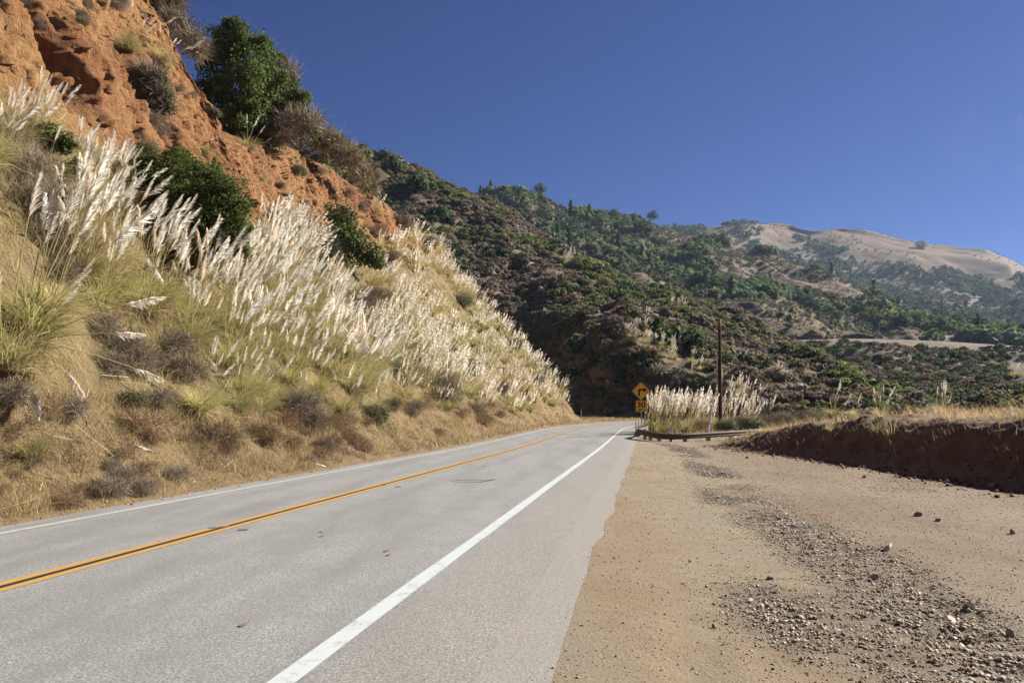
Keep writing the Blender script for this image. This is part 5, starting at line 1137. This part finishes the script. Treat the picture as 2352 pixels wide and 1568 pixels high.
# ------------------------------------------------------------------ stones
def stone_mesh(seed, flat=.7):
    r = np.random.default_rng(seed); bm = bmesh.new(); bmesh.ops.create_icosphere(bm, subdivisions=2, radius=.5)
    cut = [(unit(r.standard_normal(3)), r.uniform(.28, .42)) for _ in range(9)]
    for v in bm.verts:
        c = np.array(v.co)
        for n_, d_ in cut:
            e_ = c @ n_ - d_
            if e_ > 0: c = c - n_ * e_
        v.co = c * np.array((1, .85, flat))
    me = bpy.data.meshes.new("rock"); bm.to_mesh(me); bm.free(); return me
M_ROCK = simple("rock_face", (.27, .24, .20), .9, .1, 9, .35, .5); M_ROCKP = simple("pale_rock_face", (.46, .42, .35), .9, .1, 9, .25, .4)
RM = [stone_mesh(700 + i) for i in range(4)]; RMP = [stone_mesh(710 + i) for i in range(2)]
for q in RM: q.materials.append(M_ROCK)
for q in RMP: q.materials.append(M_ROCKP)
def gpt(x, y):
    d = ray(x, y); lo, hi = 2.0, 70.0
    for _ in range(40):
        m_ = (lo + hi) / 2
        if HCAM + d[2] * m_ > gzp(d[0] * m_, m_): lo = m_
        else: hi = m_
    return d[0] * lo, lo
for i, (x, y, px, pale, lab) in enumerate([(1768, 1330, 16, 0, "dark angular fist-sized stone alone on the tan dirt left of the gravel"), (2155, 1196, 15, 0, "blocky brown stone alone on the dirt before the bank"), (2110, 1184, 16, 0, "flat greyish stone just left of the blocky one before the bank"), (1722, 1382, 18, 1, "pale flat stone on the tan dirt beside the gravel band"), (1716, 1052, 9, 0, "small dark stone on the far pull-out near the rail"), (1920, 1040, 7, 0, "small stone on the dirt right of the rail"), (1985, 1097, 10, 0, "small dark stone in the middle of the pull-out"), (2280, 1120, 18, 0, "reddish clod at the bank's shaded foot"),
        (2040, 1262, 26, 1, "flat pale stone on the gravel band's near part"), (1586, 1290, 9, 0, "tiny dark stone on the wheel-worn dirt"), (2186, 1430, 26, 1, "largest pale stone in the gravel at the lower right"), (2228, 1395, 22, 1, "second pale stone on the gravel at the lower right"), (2010, 1330, 20, 0, "grey stone half sunk in the middle of the gravel band"), (2320, 1460, 22, 0, "dark stone near the lower right corner"), (1640, 1440, 12, 0, "small brown stone on the near dirt"), (2325, 1225, 15, 0, "small dark stone at the right edge below the bank")]):
    X_, Y_ = gpt(x, y); s_ = px / F * Y_ * 1.25; o = obj("rock", (RMP if pale else RM)[i % (2 if pale else 4)]); o.location = (X_, Y_, gzp(X_, Y_) + s_ * .16); o.scale = (s_, s_, s_ * (.7 if pale else 1)); o.rotation_euler = (.1 * i, .07 * i, 1.3 * i); tag(o, lab, "rock", "loose rocks on the pull-out")
def gravel(name, pts, size, cols, seed, tanmask=None):
    r = np.random.default_rng(seed); base = np.array([(1, 0, 0), (-1, 0, 0), (0, 1, 0), (0, -1, 0), (0, 0, 1), (0, 0, -1)], float) * .5
    fa = np.array([(0, 2, 4), (2, 1, 4), (1, 3, 4), (3, 0, 4), (2, 0, 5), (1, 2, 5), (3, 1, 5), (0, 3, 5)]); n = len(pts)
    V = base[None] * r.uniform(.55, 1.25, (n, 6, 1)) + .12 * r.standard_normal((n, 6, 3)); V[..., 2] *= .7; a = r.random(n) * 6.283; ca, sa = np.cos(a)[:, None], np.sin(a)[:, None]
    V = np.stack([V[..., 0] * ca - V[..., 1] * sa, V[..., 0] * sa + V[..., 1] * ca, V[..., 2]], -1) * size[:, None, None] + pts[:, None, :]
    Fc = (fa[None] + np.arange(n)[:, None, None] * 6).reshape(-1, 3); c = cmix(r, n, cols, .25)
    if tanmask is not None: tm = r.random(n) > tanmask; c[tm] = cmix(r, int(tm.sum()), [(.27, .20, .125), (.23, .165, .10), (.33, .26, .175)], .2)
    o = obj(name, mesh(name, V.reshape(-1, 3), Fc, [M_STONE], col=np.repeat(c, 6, 0))); tag(o, kind='stuff')
k = NB("gravel_stone"); k.base(k.attr()); M_STONE = k.m
rg = np.random.default_rng(61); n = 900000; Yg = 3.5 + 40 * rg.random(n) ** 2.2; Xg = rg.uniform(-.5, 11.5, n); kp = road_off(Xg, Yg) > 5.2; Xg, Yg = Xg[kp], Yg[kp]
pr = gravel_mask(Xg, Yg) ** 1.2 * 1.1 + gravel_mask2(Xg, Yg) * .30 + .032; kp = rg.random(len(Xg)) < 1.5 * pr * np.clip(1.1 - Yg / 45, .15, 1); Xg, Yg = Xg[kp], Yg[kp]; Xg, Yg = Xg[:115000], Yg[:115000]
sz = .0045 + .008 * rg.random(len(Xg)) + .040 * rg.random(len(Xg)) ** 9 * (.4 + gravel_mask(Xg, Yg)) + .0007 * Yg
gravel("gravel", np.stack([Xg, Yg, gz(Xg, Yg) + sz * .08], -1), sz, [(.25, .215, .175), (.30, .265, .225), (.20, .165, .13), (.36, .32, .27), (.28, .20, .14)], 62, .15 + .9 * gravel_mask(Xg, Yg))
# crumbs of soil at the foot of the bank and the cut slope
Yc = 6 + 36 * rg.random(5000); Xc = np.interp(Yc, BY, BX) - .05 + .5 * rg.standard_normal(5000) * .8; szc = .02 + .13 * rg.random(5000) ** 5
gravel("soil_clods", np.stack([Xc, Yc, gz(Xc, Yc) + szc * .15], -1), szc, [(.17, .09, .05), (.22, .13, .075), (.13, .065, .035)], 63)
s_c = rg.uniform(14, 95, 1400); oc = -3.0 - np.abs(rg.standard_normal(1400)) * .45; X_, Y_, Z_ = road_pt(s_c, oc); szc = .015 + .07 * rg.random(1400) ** 4
gravel("soil_clods", np.stack([X_, Y_, Z_ + .012 + np.maximum(0, -oc - 3.3) * .22], -1), szc, [(.40, .24, .13), (.33, .19, .10), (.28, .17, .10)], 64)
# ------------------------------------------------------------------ grass and weeds on the earth bank
def bank_pts(n, seed, t0, t1, y0, y1):
    r = np.random.default_rng(seed); Y_ = r.uniform(y0, y1, n); X_ = np.interp(Y_, BY, BX) + r.uniform(t0, t1, n); return np.stack([X_, Y_, gz(X_, Y_)], -1), np.tile(np.array((0, 0, 1.0)), (n, 1))
p_, n_ = bank_pts(9500, 85, 1.45, 6.5, 10, 48); kp = np.random.default_rng(1).random(len(p_)) < np.clip(.35 + 1.1 * fbm(p_[:, 0] * .5, p_[:, 1] * .3, 1, 3) + sstep(1.8, 3.5, p_[:, 0] - np.interp(p_[:, 1], BY, BX)) * .5, .03, 1) * (p_[:, 1] > 17); p_ = p_[kp]
grass_field("dry_grass", p_, np.tile(np.array((0, 0, 1.0)), (len(p_), 1)), .42, .004 + .0004 * p_[:, 1], [(.36, .23, .11), (.42, .29, .14), (.30, .18, .09), (.46, .34, .18)], 86)
p_, n_ = bank_pts(1600, 87, .3, 2.0, 12, 46); grass_field("dry_grass", p_, n_, .30, .004 + .0003 * p_[:, 1], [(.25, .16, .08), (.3, .2, .1), (.2, .16, .07)], 88)
n = 6000; r_ = np.random.default_rng(89); Y_ = r_.uniform(46, 100, n); X_ = r_.uniform(6, 34, n); kp = (road_off(X_, Y_) > 6.2) & ((Y_ > 48) | (X_ > 12)); X_, Y_ = X_[kp], Y_[kp]
grass_field("dry_grass", np.stack([X_, Y_, gz(X_, Y_)], -1), np.tile(np.array((0, 0, 1.0)), (len(X_), 1)), .55, .004 + .0004 * Y_, DRYC + [(.2, .2, .08)], 91)
WD = [tuft("weed", 800 + i, 46, (.5, 1.0), .012, .25, 0, 4) for i in range(2)]
for x, dep, s_, lab in ((2045, 26, 1.5, "tall wispy dry grass clump standing above the bank's crest"), (2010, 27, 1.2, None), (1905, 31, .9, None), (2170, 24, .9, None), (2290, 21, .9, None), (2340, 20, 1.1, None), (2240, 22, .7, None), (2105, 26, .8, None), (1860, 33, .8, None), (1960, 30, .8, None)):
    X_ = (x - 1176) / F * dep; o = obj("dry_weed", WD[x % 2]); o.location = (X_, dep, gzp(X_, dep)); o.scale = (s_ * .55, s_ * .55, s_); tag(o, lab, "dry weed", "dry weeds along the earth bank", "thing")
    if lab is None: want_label(o, "wispy straw-coloured weed on the crest", x, 940)
for x, dep, s_, npl, lab in ((1912, 60, .95, 8, "pampas clump with white plumes above the bank's left crest"), (1962, 58, .7, 5, "low pampas clump peeping over the bank's middle crest"), (2022, 52, .8, 7, "low pampas clump with white plumes behind the tall wispy grass"), (2168, 48, .95, 10, "fan-shaped pampas clump behind the bank's right crest")):
    y_ = 958; q = P(x, y_, dep); pampas(tuple(q), s_, npl, False, (.4, .3), .25, label=lab, group="pampas grass clumps beyond the guard rail")
# brush behind the rail
for i, (x, dep, s_, kd) in enumerate(((1610, 58, 1.0, 1), (1690, 60, 1.3, 0), (1720, 60, 1.4, 2), (1750, 61, 1.5, 0), (1780, 62, 1.4, 1), (1665, 58, 1.0, 2), (1800, 66, 1.6, 2), (1735, 66, 1.5, 1), (1830, 68, 1.6, 0), (1860, 70, 1.7, 2))):
    X_ = (x - 1176) / F * dep; me = (PB_GREY, PB_BROWN, PB_MIX)[kd]; o = obj("shrub", me[i % len(me)]); o.location = (X_, dep, max(gzp(X_, dep), zpx(985, dep)) - .1); o.scale = (s_ * 1.2, s_, s_); o.rotation_euler = (0, 0, i * 1.1); tag(o, None, "shrub", "brush behind the guard rail"); want_label(o, KINDN[kd] + " behind the guard rail", x, 960)
# ------------------------------------------------------------------ litter: broken stalks and plumes at the foot of the slope
def fallen(label, x0, y0, x1, y1, plume_, lift=.06):
    a = on(x0, y0); b = on(x1, y1)
    def rd(x, y): d = ray(x, y); t = -HCAM / d[2]; return Vector((d[0] * t, t, .02))
    a = a if a is not None else rd(x0, y0); b = b if b is not None else rd(x1, y1); a = np.array(a) + (0, 0, lift); b = np.array(b) + (0, 0, lift); t = np.linspace(0, 1, 9)[:, None]; pc = (b - a) * t + np.array((0, 0, .10)) * np.sin(np.pi * t)
    R = Rib(); stalk_into(R, pc, .02, 0, (.62, .52, .30)); root = obj("fallen_stalk", R.mesh("fallen_stalk", [M_BLADE])); root.location = a; tag(root, label, "fallen stalk", "broken stalks at the foot of the slope")
    if plume_:
        R = Rib(); r = np.random.default_rng(int(x0)); L_ = float(np.linalg.norm(b - a)); feather_into(R, r, np.stack([np.interp(np.linspace(0, 8, 25), np.arange(9), pc[:, j]) for j in range(3)], -1), min(.6, .6 / L_), 110, .011, 0, TONES[2], .10); obj("plume", R.mesh("plume", [M_PLUME]), root)
fallen("broken stalk with a white plume lying across the dry grass at lower left", 155, 1010, 345, 1040, True)
fallen("thick straw-coloured broken stalk slanting down to the fallen plume", 190, 945, 275, 1048, False, .15)
fallen("bare broken stalk lying on the verge edge below the bank", 372, 1112, 425, 1128, False, .03)
fallen("short white plume lying at the road edge midway along the verge", 690, 1078, 745, 1072, True, .03)
fallen("pale broken stalk leaning on the dry bank at its middle", 612, 1035, 650, 1008, False, .1)
fallen("broken stalk lying low among the straw at the left foot of the slope", 60, 1095, 130, 1108, False, .1)
rl = np.random.default_rng(93); p_, n_, i_, j_ = sample_grid(VA[60:, 6:70], 260, 94, lambda A: (A[..., 1] > 7) / np.maximum(A[..., 1], 10) ** 1.5)
az_ = rl.random(len(p_)) * 6.283; ln_ = rl.uniform(.25, 1.0, len(p_)); t_ = np.linspace(-.5, .5, 4); dr_ = unit(np.stack([np.cos(az_), np.sin(az_), 0 * az_], -1)); dr_ = unit(dr_ - n_ * np.sum(dr_ * n_, 1, keepdims=True) + .15 * n_)
R = Rib(); R.ribbon(p_[:, None] + n_[:, None] * .12 + dr_[:, None] * (t_[None, :, None] * ln_[:, None, None]), np.full((len(p_), 4), .009) * rl.uniform(.6, 1.6, (len(p_), 1)), unit(np.cross(dr_, n_)), np.repeat(cmix(rl, len(p_), [(.62, .52, .32), (.55, .43, .24), (.50, .42, .26), (.40, .30, .18)])[:, None], 4, 1))
tag(obj("straw_litter", R.mesh("straw_litter", [M_BLADE])), kind='stuff')
# oil spots, stud scars and the thin tar line on the road
def rpx(x, y):
    d = ray(x, y); t = -HCAM / d[2]; X_, Y_ = d[0] * t, t; o = float(road_off(np.array([X_]), np.array([Y_]))[0]); s_ = float(np.interp(Y_, CP[:, 1], CS)); return s_ + (o * .16), o
for i, (x, y, a_, b_) in enumerate([(490, 1213, .13, .055), (518, 1210, .10, .05), (560, 1217, .12, .05), (880, 1115, .1, .05), (915, 1118, .1, .05), (1080, 1067, .1, .05), (1110, 1070, .1, .05)]):
    s_, o_ = rpx(x, y); blot("stud_scar", M_SCAR, s_, o_, .09, .075, 40 + i)
for i, (x, y) in enumerate([(738, 1222), (740, 1232), (888, 1266), (893, 1275), (560, 1436)]):
    s_, o_ = rpx(x, y); blot("oil_spot", M_OIL, s_, o_, .06, .025, 50 + i)
m = MB(); pts_ = [(1036, 1105), (1062, 1102), (1100, 1103), (1138, 1101), (1100, 1108), (1070, 1107), (1045, 1108)]; ws = []
for x, y in pts_:
    d = ray(x, y); t = -HCAM / d[2]; ws.append(np.array((d[0] * t, t, float(zr(t)) + .0115)))
for a, b in zip(ws[:-1], ws[1:]):
    sd_ = unit(np.cross(b - a, (0, 0, 1.0))) * .022; m.add([a - sd_, b - sd_, b + sd_, a + sd_], [(0, 1, 2, 3)]); 
tc = m.build("tar_line", M_TAR); tag(tc, kind='structure')
#@@ENDTHINGS
settle_labels()
# ------------------------------------------------------------------ the sea air of the coast
hz = bpy.data.materials.new("haze_air"); hz.use_nodes = True; ht = hz.node_tree; ht.nodes.remove(ht.nodes["Principled BSDF"])
pv = ht.nodes.new("ShaderNodeVolumePrincipled"); pv.inputs["Color"].default_value = (0.55, 0.71, 0.95, 1); pv.inputs["Density"].default_value = 0.00006; pv.inputs["Anisotropy"].default_value = 0.3
ht.links.new(pv.outputs[0], ht.nodes["Material Output"].inputs["Volume"])
m = MB(); m.box((0, 1200, 226.5), (3300, 2640, 467)); hb = m.build("haze", hz); tag(hb, kind='stuff')
